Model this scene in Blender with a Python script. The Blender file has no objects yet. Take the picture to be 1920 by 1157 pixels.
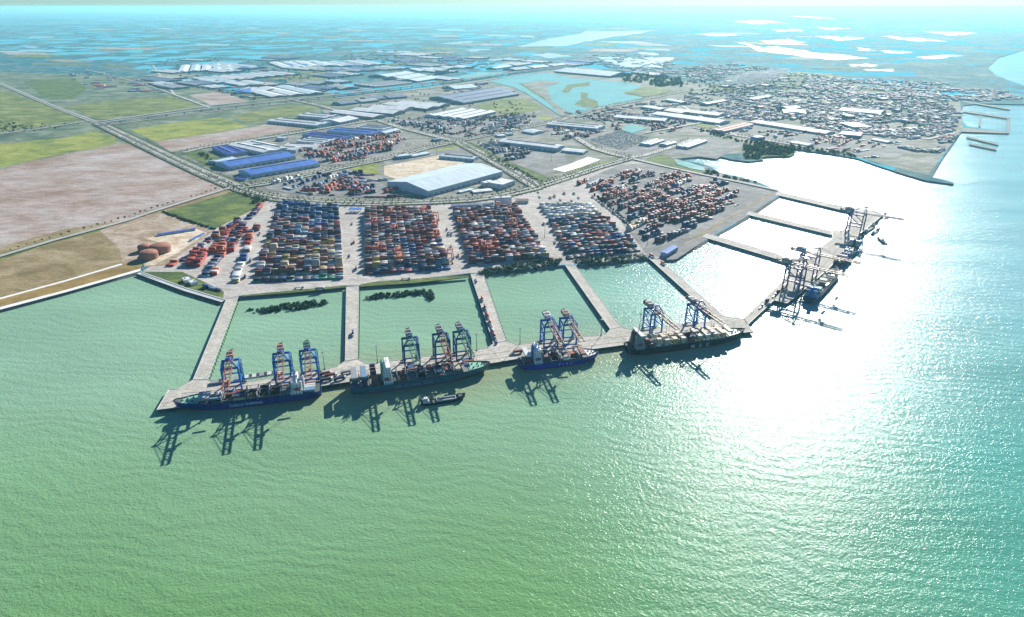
import bpy, math, random
import numpy as np
from mathutils import Vector, Matrix
from mathutils.geometry import tessellate_polygon
R = math.radians
rnd = random.Random(7)
scene = bpy.context.scene
COL = scene.collection

# ------------------------------------------------------------------ camera, sky, sun, exposure
F, CX, CY, YH, CAMH = 1250.0, 960.0, 578.5, 12.0, 400.0     # focal length in photo pixels, centre, horizon row, height
TH = math.atan((CY - YH) / F)
cam_d = bpy.data.cameras.new('camera')
cam = bpy.data.objects.new('camera', cam_d); COL.objects.link(cam)
cam_d.sensor_fit = 'HORIZONTAL'; cam_d.sensor_width = 36.0; cam_d.lens = 36.0 * F / 1920.0
cam_d.clip_start = 1.0; cam_d.clip_end = 400000.0
cam.location = (0, 0, CAMH); cam.rotation_euler = (math.pi / 2 - TH, 0, 0)
scene.camera = cam
SUN_AZ, SUN_EL = 25.0, 24.5                                  # degrees clockwise from the view direction, above the horizon
world = bpy.data.worlds.new("World"); scene.world = world; world.use_nodes = True
wn = world.node_tree.nodes; wl = world.node_tree.links
sky = wn.new('ShaderNodeTexSky'); sky.sky_type = 'NISHITA'; sky.sun_disc = False
sky.sun_elevation = R(SUN_EL); sky.sun_rotation = R(SUN_AZ)
sky.air_density = 1.0; sky.dust_density = 0.1; sky.ozone_density = 5.0
wn['Background'].inputs['Strength'].default_value = 0.052
tint = wn.new('ShaderNodeMix'); tint.data_type = 'RGBA'; tint.blend_type = 'MULTIPLY'; tint.inputs['Factor'].default_value = 1.0   # clear, cyan-leaning air
tint.inputs['B'].default_value = (.64, .94, 1.12, 1)
wl.new(sky.outputs[0], tint.inputs['A']); wl.new(tint.outputs['Result'], wn['Background'].inputs['Color'])
sl = bpy.data.lights.new('sun', 'SUN'); sl.energy = 5.0; sl.angle = R(0.5); sl.color = (1.0, 0.95, 0.87)
sun = bpy.data.objects.new('sun', sl); COL.objects.link(sun)
sd = Vector((math.sin(R(SUN_AZ)) * math.cos(R(SUN_EL)), math.cos(R(SUN_AZ)) * math.cos(R(SUN_EL)), math.sin(R(SUN_EL))))
sun.rotation_euler = sd.to_track_quat('Z', 'Y').to_euler()
sun.location = (0, 0, 900)
vs = scene.view_settings
vs.view_transform = 'Standard'; vs.look = 'None'; vs.exposure = 1.08; vs.gamma = 1.0; vs.use_curve_mapping = False
scene.cycles.use_denoising = True
scene.cycles.max_bounces = 6; scene.cycles.volume_bounces = 0
scene.cycles.sample_clamp_indirect = 4.0

# ------------------------------------------------------------------ helpers
LZ = 4.0       # land level above the water
QZ = 4.4       # quay deck level
def U(x, y, h=LZ):
    """photo pixel -> point of the world on the level h"""
    dx = (x - CX) / F; dy = (CY - y) / F
    d2 = -math.sin(TH) + dy * math.cos(TH)
    t = (h - CAMH) / d2
    return Vector((dx * t, (math.cos(TH) + dy * math.sin(TH)) * t, h))
def px_scale(p):
    fz = p[1] * math.cos(TH) - (p[2] - CAMH) * math.sin(TH)
    return F / max(fz, 1)
def to_px(p):
    z = p[2] - CAMH
    fz = p[1] * math.cos(TH) - z * math.sin(TH); up = p[1] * math.sin(TH) + z * math.cos(TH)
    return CX + F * p[0] / fz, CY - F * up / fz
# the zoomed windows the layout was measured in: (origin x, origin y, zoom)
WIN = {'A': (0, 0, 3), 'B': (640, 0, 3), 'C': (1280, 0, 3), 'D': (0, 230, 3.215), 'E': (280, 340, 4.45), 'F': (640, 340, 4.45),
       'G': (980, 280, 3.84), 'H': (380, 200, 5.053), 'I': (720, 240, 5.647), 'P': (0, 0, 1)}
def W(k, pts):
    o = WIN[k]
    return [(o[0] + x / o[2], o[1] + y / o[2]) for x, y in pts]

def tag(o, label=None, cat=None, group=None, kind=None):
    if label: o['label'] = label
    if cat: o['category'] = cat
    if group: o['group'] = group
    if kind: o['kind'] = kind
    return o
def empty(name, loc, rz=0.0):
    o = bpy.data.objects.new(name, None); COL.objects.link(o)
    o.location = loc; o.rotation_euler = (0, 0, rz); o.empty_display_size = 1
    return o
class MB:
    def __init__(s): s.v = []; s.f = []; s.m = []; s.mats = []
    def mi(s, m):
        if m is None: return 0
        if m not in s.mats: s.mats.append(m)
        return s.mats.index(m)
    def poly(s, pts, m=None):
        i = len(s.v); s.v += [tuple(p) for p in pts]; s.f.append(tuple(range(i, i + len(pts)))); s.m.append(s.mi(m))
    def box(s, c, d, m=None, rz=0.0, bottom=True, taper=1.0):
        x, y, z = c; a, b, h = d[0] / 2, d[1] / 2, d[2]
        cs, sn = math.cos(rz), math.sin(rz); i = len(s.v)
        for k, (zz, t) in enumerate(((z, 1.0), (z + h, taper))):
            for (u, w) in ((-a, -b), (a, -b), (a, b), (-a, b)):
                s.v.append((x + (u * cs - w * sn) * t, y + (u * sn + w * cs) * t, zz))
        fs = [(4, 5, 6, 7), (0, 1, 5, 4), (1, 2, 6, 5), (2, 3, 7, 6), (3, 0, 4, 7)]
        if bottom: fs.append((3, 2, 1, 0))
        k = s.mi(m)
        for f in fs: s.f.append(tuple(i + q for q in f)); s.m.append(k)
    def beam(s, p, q, w, h=None, m=None):
        p, q = Vector(p), Vector(q); h = h or w
        d = (q - p).normalized(); up = Vector((0, 0, 1)) if abs(d.z) < .95 else Vector((0, 1, 0))
        a = d.cross(up).normalized() * (w / 2); b = a.cross(d).normalized() * (h / 2)
        i = len(s.v)
        for e in (p, q):
            for (u, t) in ((-1, -1), (1, -1), (1, 1), (-1, 1)): s.v.append(tuple(e + a * u + b * t))
        k = s.mi(m)
        for f in [(0, 1, 2, 3), (7, 6, 5, 4), (0, 4, 5, 1), (1, 5, 6, 2), (2, 6, 7, 3), (3, 7, 4, 0)]:
            s.f.append(tuple(i + q2 for q2 in f)); s.m.append(k)
    def cyl(s, c, r0, r1, h, n=10, m=None, cap=True):
        i = len(s.v)
        for z, r in ((c[2], r0), (c[2] + h, r1)):
            for k in range(n):
                a = 2 * math.pi * k / n; s.v.append((c[0] + r * math.cos(a), c[1] + r * math.sin(a), z))
        mk = s.mi(m)
        for k in range(n):
            s.f.append((i + k, i + (k + 1) % n, i + n + (k + 1) % n, i + n + k)); s.m.append(mk)
        if cap: s.f.append(tuple(i + n + k for k in range(n))); s.m.append(mk)
    def prism(s, pts, z0, z1, m=None, side=None):
        """pts: counter-clockwise xy outline"""
        n = len(pts); ar = sum(pts[k][0] * pts[(k + 1) % n][1] - pts[(k + 1) % n][0] * pts[k][1] for k in range(n))
        if ar < 0: pts = pts[::-1]
        i = len(s.v)
        s.v += [(p[0], p[1], z0) for p in pts] + [(p[0], p[1], z1) for p in pts]
        mk = s.mi(m); sk = s.mi(side) if side else mk
        for t in tessellate_polygon([[Vector((p[0], p[1], 0)) for p in pts]]):
            a, b, c = [Vector((pts[q][0], pts[q][1], 0)) for q in t]
            if (b - a).cross(c - a).z < 0: t = t[::-1]
            s.f.append(tuple(i + n + q for q in t)); s.m.append(mk)
        for k in range(n):
            s.f.append((i + k, i + (k + 1) % n, i + n + (k + 1) % n, i + n + k)); s.m.append(sk)
    def add(s, o, mtx=None):
        """append another builder, moved by mtx"""
        i = len(s.v)
        s.v += [tuple(mtx @ Vector(p)) for p in o.v] if mtx is not None else list(o.v)
        mm = [s.mi(x) for x in o.mats] or [0]
        for f, k in zip(o.f, o.m): s.f.append(tuple(i + q for q in f)); s.m.append(mm[k] if k < len(mm) else 0)
    def mesh(s, name, mat=None):
        me = bpy.data.meshes.new(name); me.from_pydata(s.v, [], s.f)
        ms = s.mats or [mat]
        for m in ms: me.materials.append(m)
        if len(ms) > 1: me.polygons.foreach_set('material_index', s.m)
        me.update()
        return me
    def build(s, name, mat=None, parent=None, loc=None, rz=0.0):
        o = bpy.data.objects.new(name, s.mesh(name, mat)); COL.objects.link(o)
        if parent: o.parent = parent
        if loc is not None: o.location = loc; o.rotation_euler = (0, 0, rz)
        return o
def copy_tree(o, parent=None):
    c = o.copy(); COL.objects.link(c); c.parent = parent
    for ch in list(o.children): copy_tree(ch, c)
    return c
ORD = ['first', 'second', 'third', 'fourth', 'fifth', 'sixth', 'seventh', 'eighth', 'ninth', 'tenth', 'eleventh', 'twelfth', 'thirteenth',
       'fourteenth', 'fifteenth', 'sixteenth', 'seventeenth', 'eighteenth', 'nineteenth', 'twentieth', 'twenty-first', 'twenty-second', 'twenty-third', 'twenty-fourth']

# ------------------------------------------------------------------ materials
def newmat(name):
    m = bpy.data.materials.new(name); m.use_nodes = True
    nt = m.node_tree; return m, nt, nt.nodes['Principled BSDF']
def ramp(nt, stops, interp='LINEAR'):
    r = nt.nodes.new('ShaderNodeValToRGB'); cr = r.color_ramp; cr.interpolation = interp
    while len(cr.elements) < len(stops): cr.elements.new(0.5)
    for e, (p, c) in zip(cr.elements, stops): e.position = p; e.color = (*c, 1) if len(c) == 3 else c
    return r
def pmat(name, col, rough=.75, var=.18, scale=.08, metal=0.0, spec=.3, col2=None, sc2=None, detail=5):
    """painted / mineral surface: colour broken up by two sizes of noise"""
    m, nt, b = newmat(name); L = nt.links
    tc = nt.nodes.new('ShaderNodeTexCoord')
    n1 = nt.nodes.new('ShaderNodeTexNoise'); n1.inputs['Scale'].default_value = scale; n1.inputs['Detail'].default_value = detail; n1.inputs['Roughness'].default_value = .62
    L.new(tc.outputs['Object'], n1.inputs['Vector'])
    c = Vector(col); lo = [max(0, v * (1 - var)) for v in c]; hi = [min(1, v * (1 + var)) for v in c]
    if col2 is None: st = [(.3, lo), (.7, hi)]
    else: st = [(.36, lo), (.5, col), (.64, col2)]
    r = ramp(nt, st); L.new(n1.outputs['Fac'], r.inputs['Fac'])
    n2 = nt.nodes.new('ShaderNodeTexNoise'); n2.inputs['Scale'].default_value = sc2 or scale * 9; n2.inputs['Detail'].default_value = 4
    L.new(tc.outputs['Object'], n2.inputs['Vector'])
    r2 = ramp(nt, [(.25, (1 - var,) * 3), (.75, (1 + var * .5,) * 3)]); L.new(n2.outputs['Fac'], r2.inputs['Fac'])
    mx = nt.nodes.new('ShaderNodeMix'); mx.data_type = 'RGBA'; mx.blend_type = 'MULTIPLY'; mx.inputs['Factor'].default_value = 1
    L.new(r.outputs['Color'], mx.inputs['A']); L.new(r2.outputs['Color'], mx.inputs['B'])
    L.new(mx.outputs['Result'], b.inputs['Base Color'])
    b.inputs['Roughness'].default_value = rough; b.inputs['Metallic'].default_value = metal; b.inputs['Specular IOR Level'].default_value = spec
    return m
def roofmat(name, col, period=1.6):
    """profiled sheet roof: fine ribs, streaks of dirt and replaced sheets"""
    m, nt, b = newmat(name); L = nt.links
    tc = nt.nodes.new('ShaderNodeTexCoord')
    wv = nt.nodes.new('ShaderNodeTexWave'); wv.wave_type = 'BANDS'; wv.bands_direction = 'X'; wv.inputs['Scale'].default_value = 1 / (period * 6); wv.inputs['Distortion'].default_value = .6
    L.new(tc.outputs['Object'], wv.inputs['Vector'])
    mp = nt.nodes.new('ShaderNodeMapping'); mp.inputs['Scale'].default_value = (.15, .02, .1); L.new(tc.outputs['Object'], mp.inputs['Vector'])
    n = nt.nodes.new('ShaderNodeTexNoise'); n.inputs['Scale'].default_value = 1.0; n.inputs['Detail'].default_value = 5; L.new(mp.outputs[0], n.inputs['Vector'])
    r = ramp(nt, [(.3, [v * .72 for v in col]), (.7, [min(1, v * 1.08) for v in col])]); L.new(n.outputs['Fac'], r.inputs['Fac'])
    r2 = ramp(nt, [(.0, (.86,) * 3), (.5, (1,) * 3)]); L.new(wv.outputs['Fac'], r2.inputs['Fac'])
    mx = nt.nodes.new('ShaderNodeMix'); mx.data_type = 'RGBA'; mx.blend_type = 'MULTIPLY'; mx.inputs['Factor'].default_value = 1
    L.new(r.outputs['Color'], mx.inputs['A']); L.new(r2.outputs['Color'], mx.inputs['B']); L.new(mx.outputs['Result'], b.inputs['Base Color'])
    b.inputs['Roughness'].default_value = .75; b.inputs['Specular IOR Level'].default_value = .2
    return m

def fieldmat(name, c1, c2, c3, rot=20, s=.006, st=5):
    """open ground: broad patches, long streaks left by ploughing or tracks, and fine speckle"""
    m, nt, b = newmat(name); L = nt.links; N = nt.nodes
    tc = N.new('ShaderNodeTexCoord')
    def nz(scale, stretch, det, rough=.6, dist=0):
        mp = N.new('ShaderNodeMapping'); mp.inputs['Rotation'].default_value = (0, 0, R(rot)); mp.inputs['Scale'].default_value = (1, stretch, 1); L.new(tc.outputs['Object'], mp.inputs['Vector'])
        n = N.new('ShaderNodeTexNoise'); n.inputs['Scale'].default_value = scale; n.inputs['Detail'].default_value = det; n.inputs['Roughness'].default_value = rough; n.inputs['Distortion'].default_value = dist; L.new(mp.outputs[0], n.inputs['Vector']); return n.outputs['Fac']
    r = ramp(nt, [(.36, c1), (.5, c2), (.64, c3)]); L.new(nz(s, 1.6, 9, .68, .8), r.inputs['Fac'])
    r2 = ramp(nt, [(.3, (.68,) * 3), (.5, (1,) * 3), (.72, (1.25,) * 3)]); L.new(nz(s * 5, st, 6, .65, .3), r2.inputs['Fac'])
    r3 = ramp(nt, [(.3, (.72,) * 3), (.7, (1.22,) * 3)]); L.new(nz(.22, 1, 5, .7), r3.inputs['Fac'])
    last = r.outputs['Color']
    for q in (r2, r3):
        mx = N.new('ShaderNodeMix'); mx.data_type = 'RGBA'; mx.blend_type = 'MULTIPLY'; mx.inputs['Factor'].default_value = 1; L.new(last, mx.inputs['A']); L.new(q.outputs['Color'], mx.inputs['B']); last = mx.outputs['Result']
    L.new(last, b.inputs['Base Color']); b.inputs['Roughness'].default_value = .95; b.inputs['Specular IOR Level'].default_value = .15
    return m
M = {}
M['concrete'] = fieldmat('concrete', (.35, .325, .29), (.42, .39, .35), (.48, .455, .41), 0, .01, 3)
M['deck'] = fieldmat('quay_concrete', (.38, .36, .31), (.46, .43, .37), (.53, .50, .44), -5, .03, 5)
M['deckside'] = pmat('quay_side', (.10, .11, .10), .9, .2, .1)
M['asphalt'] = fieldmat('asphalt', (.15, .15, .15), (.21, .21, .20), (.29, .285, .27), 30, .012, 3)
M['road'] = pmat('road', (.37, .36, .335), .9, .12, .01, sc2=.1)
M['median'] = pmat('median_green', (.09, .12, .05), .95, .4, .05)
M['line'] = pmat('road_paint', (.7, .7, .66), .8, .1, .2)
M['sand'] = fieldmat('sand', (.44, .33, .20), (.56, .46, .33), (.66, .59, .48), 30, .02, 2)
M['dirt'] = fieldmat('bare_dirt', (.26, .17, .125), (.34, .27, .23), (.42, .37, .345), 25, .005, 3)
M['dirt2'] = fieldmat('brown_dirt', (.24, .17, .11), (.36, .28, .20), (.46, .40, .33), 40, .012, 2)
M['grass'] = fieldmat('grass', (.06, .10, .035), (.15, .18, .05), (.26, .27, .09), 10, .01, 3)
M['grass_y'] = fieldmat('yellow_grass', (.10, .15, .035), (.23, .26, .05), (.32, .32, .08), 10, .008, 2)
M['marsh'] = fieldmat('marsh', (.05, .09, .06), (.12, .16, .10), (.24, .27, .20), 15, .008, 4)
M['scrub'] = fieldmat('scrub', (.045, .085, .03), (.09, .13, .035), (.17, .21, .05), 30, .015, 2)
M['dry'] = fieldmat('dry_grass', (.17, .13, .06), (.26, .20, .10), (.34, .28, .17), 35, .012, 6)
M['dike'] = pmat('dike_grass', (.26, .175, .05), .95, .3, .02, sc2=.1)
M['indus'] = fieldmat('industrial_ground', (.09, .12, .07), (.19, .19, .16), (.32, .31, .27), 30, .009, 2)
M['gravel'] = pmat('rubble_slope', (.20, .19, .18), .95, .3, .05, sc2=.4)
M['white_conc'] = pmat('white_concrete', (.72, .70, .66), .8, .1, .05)
M['rock'] = pmat('rocks', (.16, .16, .14), .95, .5, .15)
M['leaf'] = pmat('leaves', (.035, .075, .025), .9, .5, .3)
M['leaf2'] = pmat('leaves_light', (.07, .11, .03), .9, .4, .3)
M['mangrove'] = pmat('mangrove', (.02, .085, .05), .9, .4, .2)
M['bark'] = pmat('bark', (.12, .09, .06), .95)
M['white'] = pmat('white_paint', (.74, .74, .72), .5, .08, .3)
M['offwhite'] = pmat('grey_white_paint', (.58, .59, .58), .6, .12, .2)
M['grey'] = pmat('grey_paint', (.30, .31, .32), .6, .15, .2)
M['dark'] = pmat('dark_metal', (.045, .05, .055), .6, .3, .3)
M['glass'] = pmat('dark_glass', (.03, .045, .06), .15, .1, .3, spec=.6)
M['crane_blue'] = pmat('crane_blue', (.012, .12, .42), .5, .15, .3)
M['crane_deep'] = pmat('crane_deep_blue', (.018, .07, .22), .5, .15, .3)
M['crane_orange'] = pmat('crane_orange', (.28, .11, .075), .5, .12, .3)
M['crane_salmon'] = pmat('crane_salmon', (.42, .26, .20), .5, .12, .3)
M['crane_purple'] = pmat('crane_purple', (.10, .09, .20), .5, .12, .3)
M['crane_green'] = pmat('crane_green', (.07, .24, .17), .5, .12, .3)
M['rtg'] = pmat('gantry_orange', (.48, .11, .06), .5, .12, .3)
M['hull_blue'] = pmat('hull_blue', (.01, .035, .20), .4, .2, .06)
M['hull_teal'] = pmat('hull_teal', (.04, .12, .16), .45, .2, .06)
M['hull_navy'] = pmat('hull_navy', (.02, .035, .11), .45, .2, .06)
M['hull_black'] = pmat('hull_black', (.012, .02, .028), .45, .2, .06)
M['hull_deep'] = pmat('hull_deep_blue', (.012, .04, .30), .45, .2, .06)
M['bootred'] = pmat('boot_red', (.25, .04, .03), .6, .2, .06)
M['deck_green'] = pmat('deck_green', (.20, .48, .34), .7, .2, .1)
M['deck_dark'] = pmat('deck_dark', (.07, .09, .09), .8, .3, .1)
M['hatch'] = pmat('hatch_cover', (.16, .18, .18), .8, .25, .15)
M['hold'] = pmat('hold', (.02, .025, .03), .9, .2, .1)
M['brick'] = pmat('rust_brown', (.33, .15, .10), .85, .2, .08)
M['brown_roof'] = pmat('brown_roof', (.20, .13, .10), .8, .2, .08)
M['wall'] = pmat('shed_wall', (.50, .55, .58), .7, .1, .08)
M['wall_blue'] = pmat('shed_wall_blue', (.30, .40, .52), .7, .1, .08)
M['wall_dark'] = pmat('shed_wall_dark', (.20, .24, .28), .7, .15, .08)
M['skylight'] = pmat('ridge_vent', (.07, .09, .13), .7, .1, .1)
M['rubber'] = pmat('rubber', (.03, .03, .03), .9, .1, .5)
M['truck_blue'] = pmat('truck_blue', (.05, .14, .38), .5, .1, .5)
M['truck_red'] = pmat('truck_red', (.45, .07, .05), .5, .1, .5)
ROOF = {'white': roofmat('roof_white', (.66, .69, .69)), 'pale blue': roofmat('roof_pale_blue', (.52, .63, .68)),
        'grey': roofmat('roof_grey', (.34, .38, .40)), 'slate blue': roofmat('roof_slate', (.16, .22, .32)),
        'bright blue': roofmat('roof_blue', (.06, .17, .52)), 'deep blue': roofmat('roof_deep', (.05, .09, .38)),
        'cream': roofmat('roof_cream', (.62, .57, .47)), 'red': roofmat('roof_red', (.38, .12, .10)), 'brown': roofmat('roof_brown', (.20, .13, .10))}
CC = {'red': (.38, .05, .04), 'orange': (.46, .12, .055), 'maroon': (.18, .04, .045), 'rust brown': (.25, .095, .07), 'navy blue': (.025, .045, .12),
      'blue': (.04, .10, .28), 'light blue': (.16, .29, .40), 'white': (.60, .62, .60), 'grey': (.30, .32, .33), 'green': (.04, .20, .12),
      'yellow': (.45, .32, .11), 'cream': (.48, .42, .31), 'dark grey': (.06, .07, .09)}
CMAT = {k: pmat('container_' + k.replace(' ', '_'), v, .65, .16, .12, sc2=.9) for k, v in CC.items()}

def farland():
    """far patchwork of paddies, ponds and hamlets, with blue distance haze tinted into the colours"""
    m, nt, b = newmat('far_land'); L = nt.links; N = nt.nodes
    tc = N.new('ShaderNodeTexCoord')
    wp = N.new('ShaderNodeTexNoise'); wp.inputs['Scale'].default_value = .0012; wp.inputs['Detail'].default_value = 4
    L.new(tc.outputs['Object'], wp.inputs['Vector'])
    wa = N.new('ShaderNodeVectorMath'); wa.operation = 'SCALE'; wa.inputs['Scale'].default_value = 420
    L.new(wp.outputs['Color'], wa.inputs[0])
    ad = N.new('ShaderNodeVectorMath'); ad.operation = 'ADD'; L.new(tc.outputs['Object'], ad.inputs[0]); L.new(wa.outputs[0], ad.inputs[1])
    v = N.new('ShaderNodeTexVoronoi'); v.distance = 'CHEBYCHEV'; v.inputs['Scale'].default_value = .0042; L.new(ad.outputs[0], v.inputs['Vector'])
    sp = N.new('ShaderNodeSeparateColor'); L.new(v.outputs['Color'], sp.inputs[0])
    big = N.new('ShaderNodeTexNoise'); big.inputs['Scale'].default_value = .00035; big.inputs['Detail'].default_value = 6; big.inputs['Roughness'].default_value = .6
    L.new(tc.outputs['Object'], big.inputs['Vector'])
    fine = N.new('ShaderNodeTexNoise'); fine.inputs['Scale'].default_value = .012; fine.inputs['Detail'].default_value = 7; fine.inputs['Roughness'].default_value = .7
    L.new(tc.outputs['Object'], fine.inputs['Vector'])
    r1 = ramp(nt, [(0, (.01, .09, .13)), (.25, (.02, .12, .14)), (.5, (.10, .15, .14)), (.7, (.015, .10, .12)), (.85, (.20, .21, .18))], 'CONSTANT')  # plot colours pulled to blue-teal, painting in part of the distance haze
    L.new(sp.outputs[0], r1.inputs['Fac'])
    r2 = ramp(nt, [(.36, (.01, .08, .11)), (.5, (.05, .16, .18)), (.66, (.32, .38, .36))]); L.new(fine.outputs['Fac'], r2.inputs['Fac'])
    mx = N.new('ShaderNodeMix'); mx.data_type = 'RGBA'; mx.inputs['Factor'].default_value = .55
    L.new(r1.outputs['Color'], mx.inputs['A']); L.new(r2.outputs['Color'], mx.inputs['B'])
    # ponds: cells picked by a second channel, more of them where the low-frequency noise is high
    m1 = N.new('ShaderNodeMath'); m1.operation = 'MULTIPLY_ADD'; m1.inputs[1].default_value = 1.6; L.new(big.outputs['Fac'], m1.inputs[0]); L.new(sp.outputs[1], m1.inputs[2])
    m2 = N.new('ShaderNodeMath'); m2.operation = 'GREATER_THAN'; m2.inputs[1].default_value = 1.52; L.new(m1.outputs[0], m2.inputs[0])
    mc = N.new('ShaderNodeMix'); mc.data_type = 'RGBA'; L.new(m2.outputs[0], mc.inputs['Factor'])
    L.new(mx.outputs['Result'], mc.inputs['A']); mc.inputs['B'].default_value = (.10, .40, .50, 1)  # pond teal, which also carries the painted haze tint
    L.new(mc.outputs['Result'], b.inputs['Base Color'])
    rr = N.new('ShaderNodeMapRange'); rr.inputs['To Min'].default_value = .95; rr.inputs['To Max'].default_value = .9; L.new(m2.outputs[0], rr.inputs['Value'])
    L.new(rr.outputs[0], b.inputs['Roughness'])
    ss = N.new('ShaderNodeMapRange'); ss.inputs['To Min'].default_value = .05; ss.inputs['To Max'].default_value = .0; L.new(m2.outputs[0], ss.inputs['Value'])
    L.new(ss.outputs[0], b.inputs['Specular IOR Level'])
    return m
M['farland'] = farland()

def watermat(name, base, basin=False):
    m, nt, b = newmat(name); L = nt.links; N = nt.nodes
    tc = N.new('ShaderNodeTexCoord')
    def noise(scale, rot, st, detail=3, rough=.5, dist=0):
        mp = N.new('ShaderNodeMapping'); mp.inputs['Rotation'].default_value = (0, 0, R(rot)); mp.inputs['Scale'].default_value = (1, st, 1)
        L.new(tc.outputs['Object'], mp.inputs['Vector'])
        n = N.new('ShaderNodeTexNoise'); n.inputs['Scale'].default_value = scale; n.inputs['Detail'].default_value = detail; n.inputs['Roughness'].default_value = rough; n.inputs['Distortion'].default_value = dist
        L.new(mp.outputs[0], n.inputs['Vector']); return n.outputs['Fac']
    def mul(a, k):
        x = N.new('ShaderNodeMath'); x.operation = 'MULTIPLY'; L.new(a, x.inputs[0]); x.inputs[1].default_value = k; return x.outputs[0]
    def add(a, c):
        x = N.new('ShaderNodeMath'); x.operation = 'ADD'; L.new(a, x.inputs[0]); L.new(c, x.inputs[1]); return x.outputs[0]
    wv = N.new('ShaderNodeTexWave'); wv.inputs['Scale'].default_value = .02; wv.inputs['Distortion'].default_value = 15; wv.inputs['Detail'].default_value = 3; wv.inputs['Detail Scale'].default_value = .6
    mpw = N.new('ShaderNodeMapping'); mpw.inputs['Rotation'].default_value = (0, 0, R(98)); L.new(tc.outputs['Object'], mpw.inputs['Vector']); L.new(mpw.outputs[0], wv.inputs['Vector'])
    if basin:
        hgt = add(mul(noise(.30, 20, 2.0), .17), mul(noise(.9, -30, 1.5), .08))
    else:
        hgt = add(add(add(mul(noise(.18, 35, 1.25, 2, .5, .8), .52), mul(noise(.36, -50, 1.2, 3, .55, .5), .45)), mul(noise(.75, 60, 1.3, 3), .22)), mul(wv.outputs['Fac'], .16))
    bp = N.new('ShaderNodeBump'); bp.inputs['Strength'].default_value = 1.0; bp.inputs['Distance'].default_value = 1.0
    gust = noise(.0035, 35, 4.0, 5, .6, 1.0)
    rr = N.new('ShaderNodeMapRange'); rr.inputs['From Min'].default_value = .35; rr.inputs['From Max'].default_value = .65
    rr.inputs['To Min'].default_value = .17 if basin else .12; rr.inputs['To Max'].default_value = .26 if basin else .23; L.new(gust, rr.inputs['Value']); L.new(rr.outputs[0], b.inputs['Roughness'])
    L.new(hgt, bp.inputs['Height']); L.new(bp.outputs[0], b.inputs['Normal'])
    if basin:
        n = noise(.006, 0, 1, 5)
        r = ramp(nt, [(.35, base), (.65, [v * 1.15 for v in base])]); L.new(n, r.inputs['Fac']); colr = r.outputs['Color']
    else:
        at = N.new('ShaderNodeAttribute'); at.attribute_name = 'tint'
        n = noise(.004, 30, 2.5, 6)
        r = ramp(nt, [(.3, (.9,) * 3), (.7, (1.1,) * 3)]); L.new(n, r.inputs['Fac'])
        mx = N.new('ShaderNodeMix'); mx.data_type = 'RGBA'; mx.blend_type = 'MULTIPLY'; mx.inputs['Factor'].default_value = 1
        L.new(at.outputs['Color'], mx.inputs['A']); L.new(r.outputs['Color'], mx.inputs['B']); colr = mx.outputs['Result']
    L.new(colr, b.inputs['Base Color'])
    b.inputs['IOR'].default_value = 1.33; b.inputs['Specular IOR Level'].default_value = .30 if basin else .075
    return m
M['sea'] = watermat('sea_water', (.1, .3, .2))
M['pond'] = watermat('pond_water', (.17, .34, .24), True)
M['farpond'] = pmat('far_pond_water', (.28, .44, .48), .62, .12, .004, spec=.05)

# ------------------------------------------------------------------ the setting: water and land
NSHEET = [0]
def sheet(name, pts, z, mat, kind='structure'):
    """flat outline given in photo pixels (measured on the land level); each new sheet lies 1 cm above the one before"""
    if z > LZ: NSHEET[0] += 1; z = LZ + .08 + .01 * NSHEET[0]
    P = [U(x, y, LZ) for x, y in pts]
    mb = MB(); mb.v = [(p.x, p.y, z) for p in P]
    for t in tessellate_polygon([P]):
        a, b, c = [P[q] for q in t]
        if (b - a).cross(c - a).z < 0: t = t[::-1]
        mb.f.append(tuple(t)); mb.m.append(0)
    o = mb.build(name, M[mat] if isinstance(mat, str) else mat); tag(o, kind=kind)
    return o
COAST = [(-700, 772), (0, 580), (130, 544), (262, 509), (300, 523), (350, 541), (420, 562), (446, 556), (540, 546), (645, 536), (672, 536), (770, 527), (880, 513),
         (905, 512), (1055, 497), (1080, 498), (1150, 491), (1215, 484), (1240, 486), (1262, 487), (1290, 470), (1327, 448), (1368, 425), (1405, 404), (1462, 366), (1459, 357),
         (1423, 341), (1400, 334), (1352, 325), (1340, 318), (1331, 311), (1310, 306), (1270, 298), (1300, 295), (1345, 292), (1372, 299), (1405, 303), (1430, 300), (1425, 290), (1440, 273),
         (1475, 276), (1513, 283), (1560, 289), (1607, 297), (1650, 312), (1690, 325), (1735, 338), (1787, 345), (1786, 341), (1745, 331), (1775, 285), (1803, 247), (1838, 243), (1836, 240), (1812, 236),
         (1799, 215), (1806, 197), (1850, 194), (2050, 199), (2050, 168), (1920, 161), (1868, 142), (1852, 127), (1872, 108), (1925, 92), (2100, 74), (2500, 50), (4000, 17.3)]
LAND = COAST + [(-3000, 17.3), (-3000, 400), (-1500, 772)]
coast3 = [U(x, y) for x, y in COAST]
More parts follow.
